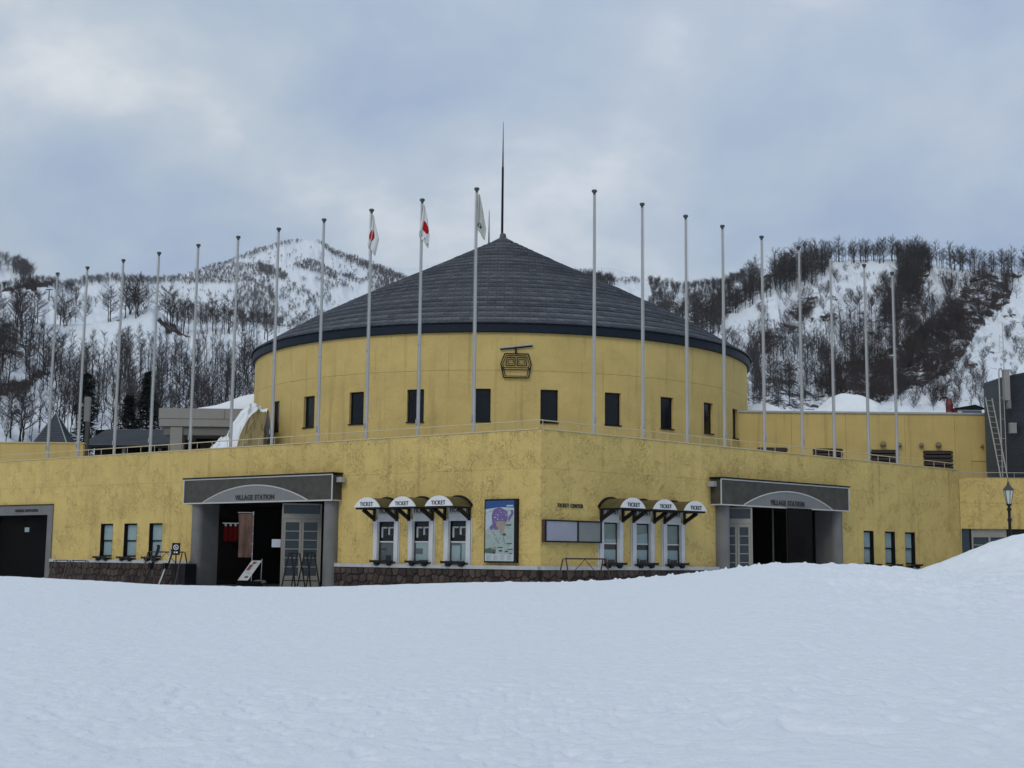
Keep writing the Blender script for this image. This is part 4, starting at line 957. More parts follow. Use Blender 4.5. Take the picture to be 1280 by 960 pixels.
# snow school doorway at the left end
W = WM[-1]
f = MB(W); xR, xL = -28.53, -34.0
f.box(xR - .40, xR, -.06, -.002, -.1, 3.12); f.box(xL, xR, -.062, -.002, 3.12, 3.58); f.box(xL, xL + .4, -.06, -.002, -.1, 3.12)
sd = f.build('school_doorway', M['column'], station)
lettering('BOARDING  SNOW SCHOOL', .17, *(lambda q: (q[0], -.075, q[1]))(wall_sz(-1, 33.5, 638.5, -.06)), sd, sx=.78, bold=.005, Mx=W)
MB(W).box(xL, xR - .02, -.10, -.002, 3.582, 3.62).build('flashing', M['frame_dk'], sd)
MB(W).box(-33.8, -28.7, .40, .45, -.3, 3.3).build('doorway_shade_sheet', M['dark'], station)  # black sheet across the opening stands in for the unlit inside
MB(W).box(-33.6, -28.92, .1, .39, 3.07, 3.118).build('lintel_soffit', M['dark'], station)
x_, z_ = wall_sz(-1, 31, 665, .38); MB(W).box(x_, x_ + .36, .37, .39, z_, z_ + .22).build('paper_sign', M['blind'], sd)

# ------------------------------------------------------------------ railings on the parapet
for sg, nm in ((-1, 'left'), (1, 'right')):
    t = empty('roof_railing', WW[sg] @ Vector((0, .16, Z_TOP)), 'thin ochre pipe railing along the parapet of the %s wing' % nm, 'railing', ROT[sg], 'parapet railings')
    x0_, x1_ = sorted((0.05 * sg, SEND[sg] * sg))
    MB().tube((x0_, 0, .345), (x1_, 0, .345), .020, n=6).build('top_rail', M['rail'], t)
    pm = None; n = int(SEND[sg] / .95)
    for k in range(n + 1):
        if pm is None: mb = MB(); mb.tube((0, 0, .045), (0, 0, .33), .013, n=5); pm = mb.mesh('post', [M['rail']])
        link('post', pm, t, (sg * (0.05 + (SEND[sg] - .1) * k / n), 0, 0))
# ------------------------------------------------------------------ flagpoles
def pole_mesh():
    mb = MB(); mb.lathe([(.13, 0), (.13, .06), (.070, .1), (.065, 3), (.058, 6), (.048, 9.75)], 12); a_ = mb.mesh('pole', [M['pole']])
    mb = MB(); mb.lathe([(.0, 9.90), (.09, 9.895), (.105, 9.86), (.10, 9.81), (.055, 9.78), (.05, 9.70)], 12); b_ = mb.mesh('cap', [M['cap']])
    mb = MB(); mb.box(-.03, .03, -.12, -.06, .9, 1.1); mb.tube((0, -.10, 1.0), (0, -.10, 9.7), .006, n=3); mb.box(-.04, .04, -.1, 0, 4.0, 4.05); c_ = mb.mesh('halyard', [M['pole']])
    for m_ in (a_, b_): m_.polygons.foreach_set('use_smooth', [True] * len(m_.polygons))
    return a_, b_, c_
PMS = pole_mesh()
sL = [31.09, 28.6, 25.75, 23.06, 20.25, 17.55, 14.95, 12.2, 9.48, 6.75, 3.99]; sR = [3.87, 6.6, 9.26, 11.65, 14.36, 17.1, 19.55, 22.35, 24.8]
words = ['first', 'second', 'third', 'fourth', 'fifth', 'sixth', 'seventh', 'eighth', 'ninth', 'tenth', 'eleventh']
poles = {}
for sg, L_ in ((-1, sL), (1, sR)):
    for i, s in enumerate(L_):
        p = WW[sg] @ Vector((sg * s, 1.2, 5.5))
        if sg == -1 and i >= 8: lab = 'tall grey flagpole flying ' + ['a white flag with a red disc, left of the roof', 'the white flag with red emblem and lettering', 'the greyish flag with a small dark emblem'][i - 8]
        elif sg == -1: lab = 'bare grey flagpole, %s from the left end of the row' % words[i]
        else: lab = 'bare grey flagpole on the right wing, %s from the corner' % words[i]
        t = empty('flagpole', p, lab, 'flagpole', ROT[sg] + rnd.uniform(-.2, .2), 'flagpoles along the terrace')
        for nm, me in zip(('pole', 'cap', 'halyard'), PMS): link(nm, me, t)
        poles[(sg, i)] = p
# flags
def flag(p, ztop, hoist, fly, drop, wmax, m, label, seed, art):
    q = random.Random(seed); NU, NV = 15, 13
    LP, RP = fly, drop
    def ev(E_, v):
        g = v * (len(E_) - 1); i = min(len(E_) - 2, int(g)); g -= i
        return E_[i][0] * (1 - g) + E_[i + 1][0] * g, E_[i][1] * (1 - g) + E_[i + 1][1] * g
    def P(u, v):
        lx, lz = ev(LP, v); rx, rz = ev(RP, v); uu = u + .10 * math.sin(u * 6.283 + v * 2) * v
        return (lx + (rx - lx) * uu, -.09 + .07 * math.sin(u * 10 + v * 3 + seed) * (.35 + .65 * v), lz + (rz - lz) * u - .05 * math.sin(u * 9) * v)
    vs = [P(i / (NU - 1), j / (NV - 1)) for i in range(NU) for j in range(NV)]
    fs = [(i * NV + j, (i + 1) * NV + j, (i + 1) * NV + j + 1, i * NV + j + 1) for i in range(NU - 1) for j in range(NV - 1)]
    mi = []
    t = empty('flag', (p.x, p.y, p.z + ztop), label, 'flag', 0.0)
    mb = MB(); mb.add(vs, fs); c = mb.build('cloth', m, t, smooth=True)
    mod = c.modifiers.new('thick', 'SOLIDIFY'); mod.thickness = .006
    # printed discs and letters follow the cloth, a few mm proud
    if art:
        for (kind, uc, vc, ru, rv, mm) in art:
            n = 18; b = MB(); ringv = []
            if kind == 'disc':
                K = 5
                for k in range(K + 1):
                    for a in range(n):
                        u = min(1, max(0, uc + ru * k / K * math.cos(2 * math.pi * a / n))); v = min(1, max(0, vc + rv * k / K * math.sin(2 * math.pi * a / n)))
                        x, y, z = P(u, v); ringv.append((x, y - .012, z))
                b.add(ringv, [(k * n + a, k * n + (a + 1) % n, (k + 1) * n + (a + 1) % n, (k + 1) * n + a) for k in range(K) for a in range(n)])
                b.build('printed_disc', M[mm], t)
            elif kind == 'ring':
                for k in (0, 1):
                    for a in range(n):
                        f = .6 + .4 * k; x, y, z = P(uc + ru * f * math.cos(2 * math.pi * a / n), vc + rv * f * math.sin(2 * math.pi * a / n)); ringv.append((x, y - .012, z))
                b.add(ringv, [(a, (a + 1) % n, n + (a + 1) % n, n + a) for a in range(n)])
                for (du, dv) in ((1, 0), (0, 1)):
                    a0 = P(uc - ru * .6 * du, vc - rv * .6 * dv); a1 = P(uc + ru * .6 * du, vc + rv * .6 * dv)
                    b.tube((a0[0], a0[1] - .012, a0[2]), (a1[0], a1[1] - .012, a1[2]), .012, n=4)
                b.build('printed_emblem', M[mm], t)
            else:
                txt = kind
                for k, ch in enumerate(txt):
                    u = uc + ru * k; v = vc + rv * k; x, y, z = P(u, v); me = text_mesh(ch, .13, .8, .004, .004); me.materials.clear(); me.materials.append(M[mm])
                    me.transform(Matrix.Translation((x, y - .02, z)) @ Matrix.Rotation(R(38), 4, 'Y')); link('letter', me, t)
    return t
flag(poles[(-1, 8)], 9.62, .95, [(.07, 0), (.02, -.45), (-.10, -.9), (-.14, -1.25)], [(.11, 0), (.19, -.45), (.31, -.98), (.16, -1.66)], .36, M['cloth'], 'limp white flag with a red disc on the pole left of the conical roof', 1, [('disc', .32, .62, .36, .18, 'flag_red')])
flag(poles[(-1, 9)], 9.62, .95, [(.07, 0), (.0, -.5), (-.08, -.9), (-.14, -1.2)], [(.11, 0), (.23, -.6), (.29, -1.2), (.25, -1.72)], .36, M['cloth'], 'limp white flag with red emblem and dark lettering on the middle flying pole', 2, [('disc', .62, .55, .36, .15, 'flag_red'), ('LOTTE', .12, .80, .18, .035, 'navy')])
flag(poles[(-1, 10)], 9.62, .9, [(.07, 0), (.05, -.5), (-.0, -.95), (-.04, -1.25)], [(.12, 0), (.24, -.6), (.36, -1.35), (.30, -1.78)], .40, M['clothg'], 'limp greyish flag with a small dark emblem on the pole nearest the roof tip', 3, [('ring', .42, .78, .25, .10, 'letter')])

# ================================================================== the round hall
RX, RY, RR_ = -.62, 76.0, 14.06
hall = empty('round_hall', (RX, RY, 5.3), 'round yellow hall with a conical grey roof rising behind the terrace', 'building')
def cp(phi, r, z): a = R(phi); return (r * math.sin(a), -r * math.cos(a), z - 5.3)      # phi 0 faces the camera, grows to the right
WPH = [-68.2 + 13.1 * k for k in range(-1, 12)]
step = 13.1
def cyl_patch(mb, p0, p1, r0, r1, z0, z1):
    n = max(1, int(math.ceil((p1 - p0) / 1.6)))
    for k in range(n):
        a = p0 + (p1 - p0) * k / n; b = p0 + (p1 - p0) * (k + 1) / n
        vs = [cp(a, r0, z0), cp(b, r0, z0), cp(b, r1, z0), cp(a, r1, z0), cp(a, r0, z1), cp(b, r0, z1), cp(b, r1, z1), cp(a, r1, z1)]
        fs = [(4, 5, 6, 7), (0, 3, 2, 1), (0, 1, 5, 4), (2, 3, 7, 6)]
        if k == 0: fs.append((3, 0, 4, 7))
        if k == n - 1: fs.append((1, 2, 6, 5))
        mb.add(vs, fs)
def win_angles(): return [-3.3 + 13.12 * k for k in range(-5, 6)]
WA = win_angles(); hw = 1.75; ZW0, ZW1 = 7.66, 9.22; Z_S = 10.1; EZ = 11.93
phi0 = WA[0] - 13.12 / 2
a = phi0 - 13.12 * 3
while a < phi0 + 13.12 * 14.5:
    c = a + 13.12 / 2; haswin = min(abs(c - w_) for w_ in WA) < .5
    gp = .012
    mb = MB()
    if haswin:
        cyl_patch(mb, a + gp, c - hw, RR_, RR_ - .05, 5.2, Z_S - .006); cyl_patch(mb, c + hw, a + 13.12 - gp, RR_, RR_ - .05, 5.2, Z_S - .006)
        cyl_patch(mb, c - hw, c + hw, RR_, RR_ - .05, ZW1, Z_S - .006); cyl_patch(mb, c - hw, c + hw, RR_, RR_ - .05, 5.2, ZW0)
    else: cyl_patch(mb, a + gp, a + 13.12 - gp, RR_, RR_ - .05, 5.2, Z_S - .006)
    mb.build('wall_panel', M['drum'], hall)
    mb = MB(); cyl_patch(mb, a + gp, a + 13.12 - gp, RR_, RR_ - .05, Z_S + .006, EZ + .05); mb.build('wall_panel', M['drum'], hall)
    mb = MB()                                                      # core wall with the same opening
    if haswin:
        cyl_patch(mb, a, c - hw, RR_ - .052, RR_ - .45, 5.2, EZ); cyl_patch(mb, c + hw, a + 13.12, RR_ - .052, RR_ - .45, 5.2, EZ)
        cyl_patch(mb, c - hw, c + hw, RR_ - .052, RR_ - .45, ZW1, EZ); cyl_patch(mb, c - hw, c + hw, RR_ - .052, RR_ - .45, 5.2, ZW0)
    else: cyl_patch(mb, a, a + 13.12, RR_ - .052, RR_ - .45, 5.2, EZ)
    mb.build('wall', M['drum'], hall)
    if haswin:
        mb = MB(); rf = RR_ - .14
        cyl_patch(mb, c - hw, c - hw + .22, rf, rf - .08, ZW0, ZW1); cyl_patch(mb, c + hw - .22, c + hw, rf, rf - .08, ZW0, ZW1)
        cyl_patch(mb, c - hw + .22, c + hw - .22, rf, rf - .08, ZW0, ZW0 + .06); cyl_patch(mb, c - hw + .22, c + hw - .22, rf, rf - .08, ZW1 - .06, ZW1)
        wn = mb.build('window', M['frame_dk'], hall)
        mb = MB(); cyl_patch(mb, c - hw + .22, c + hw - .22, rf - .02, rf - .05, ZW0 + .06, ZW1 - .06); mb.build('pane', M['glass'], wn)
        mb = MB(); cyl_patch(mb, c - hw - .1, c + hw + .1, RR_ + .07, RR_ - .13, ZW0 - .05, ZW0 - .002); mb.build('window_sill', M['frame_dk'], wn)
    a += 13.12
# fascia and eave
mb = MB(); n = 128
mb.lathe([(RR_ - .3, 11.92 - 5.3), (RR_ + .14, 11.92 - 5.3), (RR_ + .16, 11.94 - 5.3), (RR_ + .16, 12.36 - 5.3), (RR_ + .10, 12.38 - 5.3)], n); mb.build('fascia', M['fascia'], hall)
# conical roof in courses of separate shingles
PROF = [(RR_ + .24, 12.36), (11.0, 14.36), (7.4, 16.24), (3.75, 18.02), (.3, 19.80)]
def prof(f):
    seg = f * (len(PROF) - 1); i = min(len(PROF) - 2, int(seg)); g = seg - i
    return PROF[i][0] * (1 - g) + PROF[i + 1][0] * g, PROF[i][1] * (1 - g) + PROF[i + 1][1] * g
NC = 42; vs = []; fs = []; tone = []
q = random.Random(3)
for c in range(NC):
    ra, za_ = prof(c / NC); rb, zb_ = prof((c + 1) / NC); ns = max(24, int(2 * math.pi * ra / .42)); off = (c % 2) * .5
    ct = .46 + (.20 if c % 2 else -.16) + .10 * math.sin(c * .7) + q.uniform(-.06, .06)
    for k in range(ns):
        a0 = 2 * math.pi * (k + off) / ns; a1 = 2 * math.pi * (k + off + .965) / ns; j = q.uniform(0, .012)
        rise = .075 + j
        P4 = [(ra + .0, a0, za_ + rise), (ra, a1, za_ + rise), (rb - .04, a1, zb_ + .012), (rb - .04, a0, zb_ + .012), (ra + .0, a0, za_ + .004), (ra, a1, za_ + .004)]
        b = len(vs); vs += [(r_ * math.sin(t_), -r_ * math.cos(t_), z_ - 5.3) for r_, t_, z_ in P4]
        fs += [(b, b + 1, b + 2, b + 3), (b + 4, b + 5, b + 1, b)]
        tv = min(1, max(0, ct + q.gauss(0, .09))); tone += [tv] * 6
me = bpy.data.meshes.new('roof_shingles'); me.from_pydata(vs, [], fs); me.materials.append(M['shingle'])
t_ = me.attributes.new('tone', 'FLOAT', 'POINT'); t_.data.foreach_set('value', np.array(tone, np.float32)); me.update()
mb = MB(); mb.lathe([(r_ - .03, z_ - 5.33) for r_, z_ in PROF] + [(0, 19.8 - 5.33)], n); roof = mb.build('roof', M['navyroof'], hall)
link('roof_shingles', me, roof, kind='stuff')
mb = MB(); r_, z_ = prof(.8); mb.lathe([(r_ + .03, z_ - 5.3 + .04), (r_ + .03, z_ - 5.3 + .08), (r_ - .06, z_ - 5.3 + .10)], 64); mb.build('roof_band', M['cap'], roof)
mb = MB(); mb.lathe([(.62, 19.62 - 5.3), (.5, 19.78 - 5.3), (.22, 19.95 - 5.3), (.16, 20.2 - 5.3), (.0, 20.22 - 5.3)], 16); mb.build('finial', M['cap'], roof)
rod = empty('lightning_rod', (RX - .05, RY, 20.15), 'tall thin dark mast on the tip of the conical roof', 'mast')
MB().tube((0, 0, -.1), (0, 0, 4.1), .075, .065, 8).build('lower_tube', M['frame_dk'], rod); MB().tube((0, 0, 4.1), (0, 0, 6.9), .05, .012, 6).build('upper_rod', M['frame_dk'], rod)
p = plane(92, 611, 310); p2 = plane(92, 611, 263)
r2_ = empty('lightning_rod', (p.x, 92, 12), 'shorter thin mast standing behind the conical roof left of its tip', 'mast'); MB().tube((0, 0, 0), (0, 0, p2.z - 15), .10, .09, 6).build('lower_tube', M['cap'], r2_); MB().tube((0, 0, p2.z - 15), (0, 0, p2.z - 12), .07, .02, 6).build('upper_rod', M['cap'], r2_)

# gondola emblem on the drum
ph = 3.2; cx_, cy_, _ = cp(ph, RR_ + .10, 0)
g = empty('gondola_emblem', (RX + cx_, RY + cy_, 9.72), 'metal outline emblem of a gondola cabin hung on the round yellow wall', 'emblem', R(ph))
k = .76 / .5
def sc(pts): return [((x - 76) / 76 * .77, 0, (282 - y) / 3.88 * .03795 * 1.0) for x, y in pts]
def loop(pts, r_, name, m): 
    P_ = [((x - 98) * .00985, 0, (283 - y) * .00985) for x, y in pts]; P_.append(P_[0])
    return MB().path(P_, r_, 6).build(name, m, g)
loop([(44, 165), (158, 165), (172, 215), (160, 281), (40, 281), (26, 215)], .030, 'cabin_outline', M['iron'])
loop([(52, 173), (150, 173), (163, 215), (152, 273), (48, 273), (35, 215)], .018, 'inner_outline', M['iron'])
loop([(56, 183), (94, 183), (94, 222), (50, 222)], .022, 'window_ring', M['iron']); loop([(105, 183), (145, 183), (150, 222), (105, 222)], .022, 'window_ring', M['iron'])
loop([(64, 192), (86, 192), (86, 214), (60, 214)], .016, 'window_ring', M['iron']); loop([(113, 192), (137, 192), (141, 214), (113, 214)], .016, 'window_ring', M['iron'])
loop([(34, 232), (164, 232), (162, 242), (36, 242)], .018, 'belt', M['iron'])
MB().path([((22 - 98) * .00985, 0, (283 - 138) * .00985), ((178 - 98) * .00985, 0, (283 - 118) * .00985)], .045, 8).build('cable', M['steel'], g)
MB().path([((22 - 98) * .00985, .02, (283 - 144) * .00985), ((178 - 98) * .00985, .02, (283 - 125) * .00985)], .035, 8).build('cable_shadow_bar', M['iron'], g)
MB().box(-.04, .04, -.02, .04, (283 - 165) * .00985, (283 - 130) * .00985).build('hanger', M['iron'], g)

# ================================================================== right annex and neighbours
YA = 70.0
annex = empty('annex', (18.5, YA, 0), 'plain yellow annex with slatted openings between the round hall and the dark building', 'building')
AX0, AX1, AZ = 11.6, 25.55, 9.1
vents = [(13.13, 14.62, 6.2, 7.24), (16.07, 17.55, 6.2, 7.22), (19.13, 20.5, 6.2, 7.18), (21.93, 23.4, 6.16, 7.16)]
js = [AX0, 14.9, 17.8, 20.95, 23.6, AX1]
for a, b in zip(js[:-1], js[1:]):
    hs = [(v[0] - 18.5, v[1] - 18.5, v[2], v[3]) for v in vents]
    mb = MB(); cell_boxes(mb, lambda s: s, a - 18.5 + .006, b - 18.5 - .006, 5.0, AZ, hs, 0, .05); mb.build('wall_panel', M['annex'], annex)
mb = MB(); cell_boxes(mb, lambda s: s, AX0 - 18.5, AX1 - 18.5, -.3, AZ - .01, [(v[0] - 18.5, v[1] - 18.5, v[2], v[3]) for v in vents], .052, .3); mb.build('wall', M['annex'], annex)
MB().box(AX0 - 18.5, AX1 - 18.5 + .02, -.08, 12, AZ, AZ + .10).build('roof', M['steel'], annex)
MB().box(AX1 - 18.5 - .3, AX1 - 18.5, .3, 12, -.3, AZ - .01).build('side_wall', M['annex'], annex)
for (a, b, z0, z1) in vents:
    v = MB().box(a - 18.5, b - 18.5, .25, .29, z0, z1).build('slatted_opening', M['dark'], annex)
    nsl = 5
    for k_ in range(nsl):
        z_ = z0 + (z1 - z0) * (k_ + .5) / nsl; MB().box(a - 18.5 - .05, b - 18.5 + .05, -.05, .04, z_ - .075, z_ + .065).build('slat', M['seam'], v)
# flush door, box
d = MB().box(24.43 - 18.5, 25.3 - 18.5, -.03, -.002, 5.3, 6.60).build('door', M['annex'], annex); MB().box(24.43 - 18.5, 25.3 - 18.5, -.025, -.001, 6.62, 7.15).build('transom_panel', M['annex'], annex)
MB().box(24.43 - 18.5, 25.3 - 18.5, -.035, -.004, 6.598, 6.622).build('door_seam', M['seam'], annex)
MB().box(25.28 - 18.5, 25.55 - 18.5, -.22, -.002, 7.2, 7.6).build('meter_box', M['annex'], annex)
for (px_, py_, sc_, lb) in [(1103, 556, 1, 'domed outside lamp above the third slatted opening of the annex'), (1123.5, 557, .8, 'small outside lamp half hidden by the last but one flagpole'), (1151, 557, .8, 'small outside lamp left of the fourth slatted opening'), (1172, 557, 1, 'domed outside lamp above the fourth slatted opening'), (1227, 558, .55, 'tiny outside lamp above the annex door')]:
    p = plane(YA, px_, py_); t = empty('wall_lamp', (p.x, YA, p.z), lb, 'lamp', 0, 'outside lamps on the annex'); t.scale = (sc_,) * 3
    MB().lathe([(.0, .18), (.07, .17), (.12, .12), (.15, .02), (.16, -.06), (.15, -.07)], 14, (0, -.17)).build('shade', M['brass'], t, smooth=True)
    MB().lathe([(.12, -.07), (.10, -.12), (.0, -.14)], 12, (0, -.17)).build('bulb_glass', M['brass'], t); MB().box(-.05, .05, -.1, -.001, -.04, .08).build('bracket', M['cap'], t)

# low front wall at the right end
low = empty('low_wing', (23.9, 65.06, 0), 'low yellow wall with a glazed entrance behind the snow bank at right', 'building')
hs = [(22.1 - 23.9, 31 - 23.9, -.5, 2.93)]
for a, b in ((22.06, 24.6), (24.6, 28.2), (28.2, 34)):
    mb = MB(); cell_boxes(mb, lambda s: s, a - 23.9 + .006, b - 23.9 - .006, -.3, 4.18, hs, 0, .05); mb.build('wall_panel', M['wall'], low)
    mb = MB(); cell_boxes(mb, lambda s: s, a - 23.9 + .006, b - 23.9 - .006, 4.19, 5.42, hs, 0, .05); mb.build('wall_panel', M['wall'], low)
mb = MB(); cell_boxes(mb, lambda s: s, 22.03 - 23.9, 34 - 23.9, -.3, 5.40, hs, .052, .3); mb.build('wall', M['wall'], low)
MB().box(22.03 - 23.9, 34 - 23.9, .3, 5, 5.1, 5.3).build('roof', M['concrete'], low)
dr = MB().box(22.62 - 23.9, 24.36 - 23.9, .16, .22, 2.52, 2.93).build('door_panel', M['door_fr'], low)
f = MB()
for x_ in (22.62, 23.47, 24.24): f.box(x_ - 23.9, x_ + .1 - 23.9, .15, .21, -.1, 2.52)
for z_ in (.6, 1.2, 1.65, 2.12): f.box(22.72 - 23.9, 24.24 - 23.9, .16, .20, z_, z_ + .04)
f.build('door_frame', M['door_fr'], dr)
MB().box(22.72 - 23.9, 24.26 - 23.9, .21, .24, -.1, 2.52).build('pane', M['door_gl'], dr)
MB().box(22.1 - 23.9, 22.62 - 23.9, .20, .24, -.1, 2.93).build('side_pane', M['door_gl'], dr); MB().box(24.36 - 23.9, 31 - 23.9, .8, .9, -.1, 2.93).build('dark_opening', M['glass'], low)
MB().box(22.57 - 23.9, 22.62 - 23.9, .12, .22, -.1, 2.93).build('jamb', M['frame_dk'], dr)
t = empty('roof_railing', (22.05, 65.2, 5.43), 'short straight pale railing on top of the low wall at the right end', 'railing', 0, 'parapet railings')
MB().tube((0, 0, .27), (11, 0, .27), .018, n=6).build('top_rail', M['rail_g'], t)
for k_ in range(9): MB().tube((.1 + k_ * 1.35, 0, -.02), (.1 + k_ * 1.35, 0, .26), .012, n=5).build('post', M['rail_g'], t)
MB().tube((0, 0, .02), (11, 0, .02), .014, n=6).build('bottom_rail', M['rail_g'], t)

# dark ribbed building
dk = empty('dark_building', (26, 68, 0), 'dark grey building clad in horizontal ribs at the right edge', 'building')
P0, P1, P2 = (25.02, 69.4), (25.52, 68.0), (30.5, 59.2)
def slab(pa, pb, z0, za, zb, m, name, parent, base):
    ax, ay = pa[0] - base[0], pa[1] - base[1]; bx, by = pb[0] - base[0], pb[1] - base[1]
    d = Vector((bx - ax, by - ay, 0)); nrm = Vector((d.y, -d.x, 0)).normalized() * .025; n = 88; mb = MB()
    for k_ in range(n):
        f0, f1 = k_ / n, (k_ + .72) / n
        def zz(f, top): return z0 + (top - z0) * f
        A = [(ax, ay, zz(f0, za)), (bx, by, zz(f0, zb)), (bx, by, zz(f1, zb)), (ax, ay, zz(f1, za))]
        Bq = [(x + nrm.x, y + nrm.y, z + .0) for x, y, z in A]
        mb.add(A + Bq, [(4, 5, 6, 7), (0, 1, 5, 4), (3, 7, 6, 2)])
    mb.add([(ax, ay, z0), (bx, by, z0), (bx, by, zb), (ax, ay, za)], [(0, 1, 2, 3)])
    return mb.build(name, m, parent)
c1 = slab(P0, P1, -.3, 10.72, 10.88, M['clad2'], 'wall', dk, (26, 68)); c1['kind'] = 'stuff'  # light on this narrow face is put into its paler cladding colour
c2 = slab(P1, P2, -.3, 10.88, 11.4, M['clad'], 'wall', dk, (26, 68)); c2['kind'] = 'stuff'
V_ = [(-.98, 1.4, 10.70), (-.48, 0, 10.86), (4.5, -8.8, 11.38), (16, -2, 11.6), (10, 12, 11.2)]
MB().add([(x, y, z) for x, y, z in V_] + [(x, y, z - .25) for x, y, z in V_], [(0, 1, 2, 3, 4), (0, 5, 6, 1), (1, 6, 7, 2)]).build('roof', M['cap'], dk)
MB().add([(4.5, -8.8, -.3), (16, -2, -.3), (16, -2, 11.3), (4.5, -8.8, 11.3), (-.98, 1.4, -.3), (10, 12, -.3), (10, 12, 11.), (-.98, 1.4, 10.5)], [(0, 1, 2, 3), (1, 5, 6, 2), (5, 4, 7, 6)]).build('rear_wall', M['clad'], dk)
# cabinets, conduit, mast
p = plane(67.3, 1259, 463)
t = empty('equipment_cabinet', (25.42, 67.3, 9.55), 'tall pale grey cabinet fixed to the corner of the dark building', 'cabinet')
MB().box(-.13, .14, -.15, .2, .0, 1.55).build('body', M['beige'], t); MB().box(-.0, .17, -.14, .1, -.42, -.01).build('lower_box', M['granite_lt'], t); MB().box(-.15, .16, -.17, .22, 1.55, 1.60).build('lid', M['steel'], t)
t = empty('equipment_box', (25.62, 67.2, 7.85), 'small beige box on the dark ribbed wall below the pale cabinet', 'box'); MB().box(-.16, .16, -.15, .1, 0, .5).build('body', M['beige'], t); MB().box(-.17, .17, -.16, .1, .5, .53).build('lid', M['steel'], t)
t = empty('aerial_mast', (25.38, 67.4, 11.1), 'thin grey aerial mast on the roof of the dark building', 'mast'); MB().tube((0, 0, 0), (0, 0, 2.5), .028, .014, 6).build('pole', M['steel'], t)
for z_ in (1.2, 1.5, 1.8): MB().tube((-.18, 0, z_), (.02, 0, z_ - .06), .012, n=4).build('aerial_arm', M['steel'], t)
MB().path([(-.18, 0, 1.0), (-.18, 0, 1.9)], .012, 4).build('aerial_arm', M['steel'], t)
t = empty('bent_pipe', (25.1, 67.4, 5.4), 'thin steel riser pipe with a hooked top beside the tall ladder', 'pipe'); MB().path([(0, 0, 0), (0, 0, 5.6), (.03, 0, 5.8), (.14, 0, 5.85), (.16, 0, 5.7)], .035, 6).build('riser', M['steel'], t)
MB().path([(.22, 0, 0), (.22, 0, 4.9)], .022, 6).build('conduit', M['steel'], t)
for z_ in (2.2, 3.2, 4.3): MB().path([(0, 0, z_), (.22, 0, z_)], .014, 4).build('clip', M['steel'], t)
# ladder
t = empty('ladder', (24.75, 66.2, 5.35), 'long aluminium ladder leaning on the annex roof beside the dark building', 'ladder')
L0, L1 = Vector((-.17, 0, 0)), Vector((-.14, 1.9, 4.45)); R0, R1 = Vector((.17, 0, 0)), Vector((.21, 1.9, 4.4))
MB().tube(L0, L1, .032, n=6).build('rail', M['rail_g'], t); MB().tube(R0, R1, .032, n=6).build('rail', M['rail_g'], t)
for k_ in range(15):
    f = (k_ + .5) / 15; MB().tube(L0.lerp(L1, f), R0.lerp(R1, f), .014, n=5).build('rung', M['rail_g'], t)

# snow heaps on the annex roof
def heap(name, x0_, x1_, y0_, y1_, zb, prof_, label, seed, m='pile', kind=None, amp=.12):
    nx_, ny_ = 70, 34; xs = np.linspace(x0_, x1_, nx_); ys = np.linspace(y0_, y1_, ny_); A_, B_ = np.meshgrid(xs, ys, indexing='ij')
    hx = np.interp(A_, [p_[0] for p_ in prof_], [p_[1] for p_ in prof_]) - zb; v = (B_ - y0_) / (y1_ - y0_); k_ = np.clip(np.sin(np.pi * np.clip(v, 0, 1)), 0, 1) ** .55
    Z_ = zb - .03 + np.maximum(hx, 0) * k_ * (1 + 0 * A_) + amp * k_ * np.minimum(hx, 1) * (fbm(A_ * 1.3, B_ * 1.3, seed, 5, .6))
    cx, cy = (x0_ + x1_) / 2, (y0_ + y1_) / 2
    return grid_mesh(name, np.stack([A_, B_, Z_], -1), M[m], label=label, cat='snow', kind='stuff')
heap('snow_heap', 16.9, 22.0, 73, 79, 9.2, [(16.9, 9.2), (17.3, 9.9), (17.8, 10.15), (18.4, 10.65), (19.0, 10.87), (19.8, 10.85), (20.5, 10.65), (20.8, 10.25), (21.3, 9.9), (22.0, 9.3)], 'large heap of snow on the annex roof behind the flagpoles', 3)
heap('snow_heap', 12.5, 16.3, 73, 79, 9.2, [(12.5, 10.2), (13.7, 10.25), (14.6, 10.28), (15.2, 10.05), (16.3, 9.5)], 'smaller heap of snow on the annex roof beside the round hall', 4)
heap('snow_heap', 15.4, 17.6, 72, 76, 9.2, [(15.4, 9.5), (16.4, 9.72), (17.6, 9.6)], 'thin snow strip between the two heaps on the annex roof', 8)
# red machine and shed behind the annex roof
t = empty('red_machine', (26.7, 80, 8.9), 'red machine with a dark raised hooked arm behind the annex roof', 'machine')
MB().lathe([(.30, 0), (.32, 1.1), (.22, 1.5), (.24, 1.9), (.17, 2.25), (.05, 2.3)], 8).build('body', M['red'], t)
MB().path([(.0, 0, 2.15), (-.18, 0, 2.35), (-.45, 0, 2.32), (-.62, 0, 2.15)], .06, 6).build('arm', M['iron'], t); MB().box(.18, .42, -.2, .2, .9, 1.6).build('side_housing', M['red'], t)
t = empty('small_shed', (27.95, 80, 8.9), 'small white and blue shed with a dark roof behind the annex roof', 'shed')
MB().box(-.78, .72, 0, 1.5, 0, 1.62).build('wall', M['white'], t); MB().box(-.5, .70, -.03, -.002, 1.25, 1.52).build('blue_panel', M['map_blue'], t)
MB().add([(-.9, -.1, 1.62), (.85, -.1, 1.62), (.85, 1.6, 1.7), (-.9, 1.6, 1.7), (-.9, -.1, 1.7), (.3, -.1, 1.92), (.85, -.1, 1.72), (.85, 1.6, 1.8), (.3, 1.6, 2.0), (-.9, 1.6, 1.78)], [(0, 1, 6, 5, 4), (4, 5, 8, 9), (5, 6, 7, 8), (3, 2, 7, 8, 9), (0, 3, 2, 1)]).build('roof', M['frame_dk'], t)

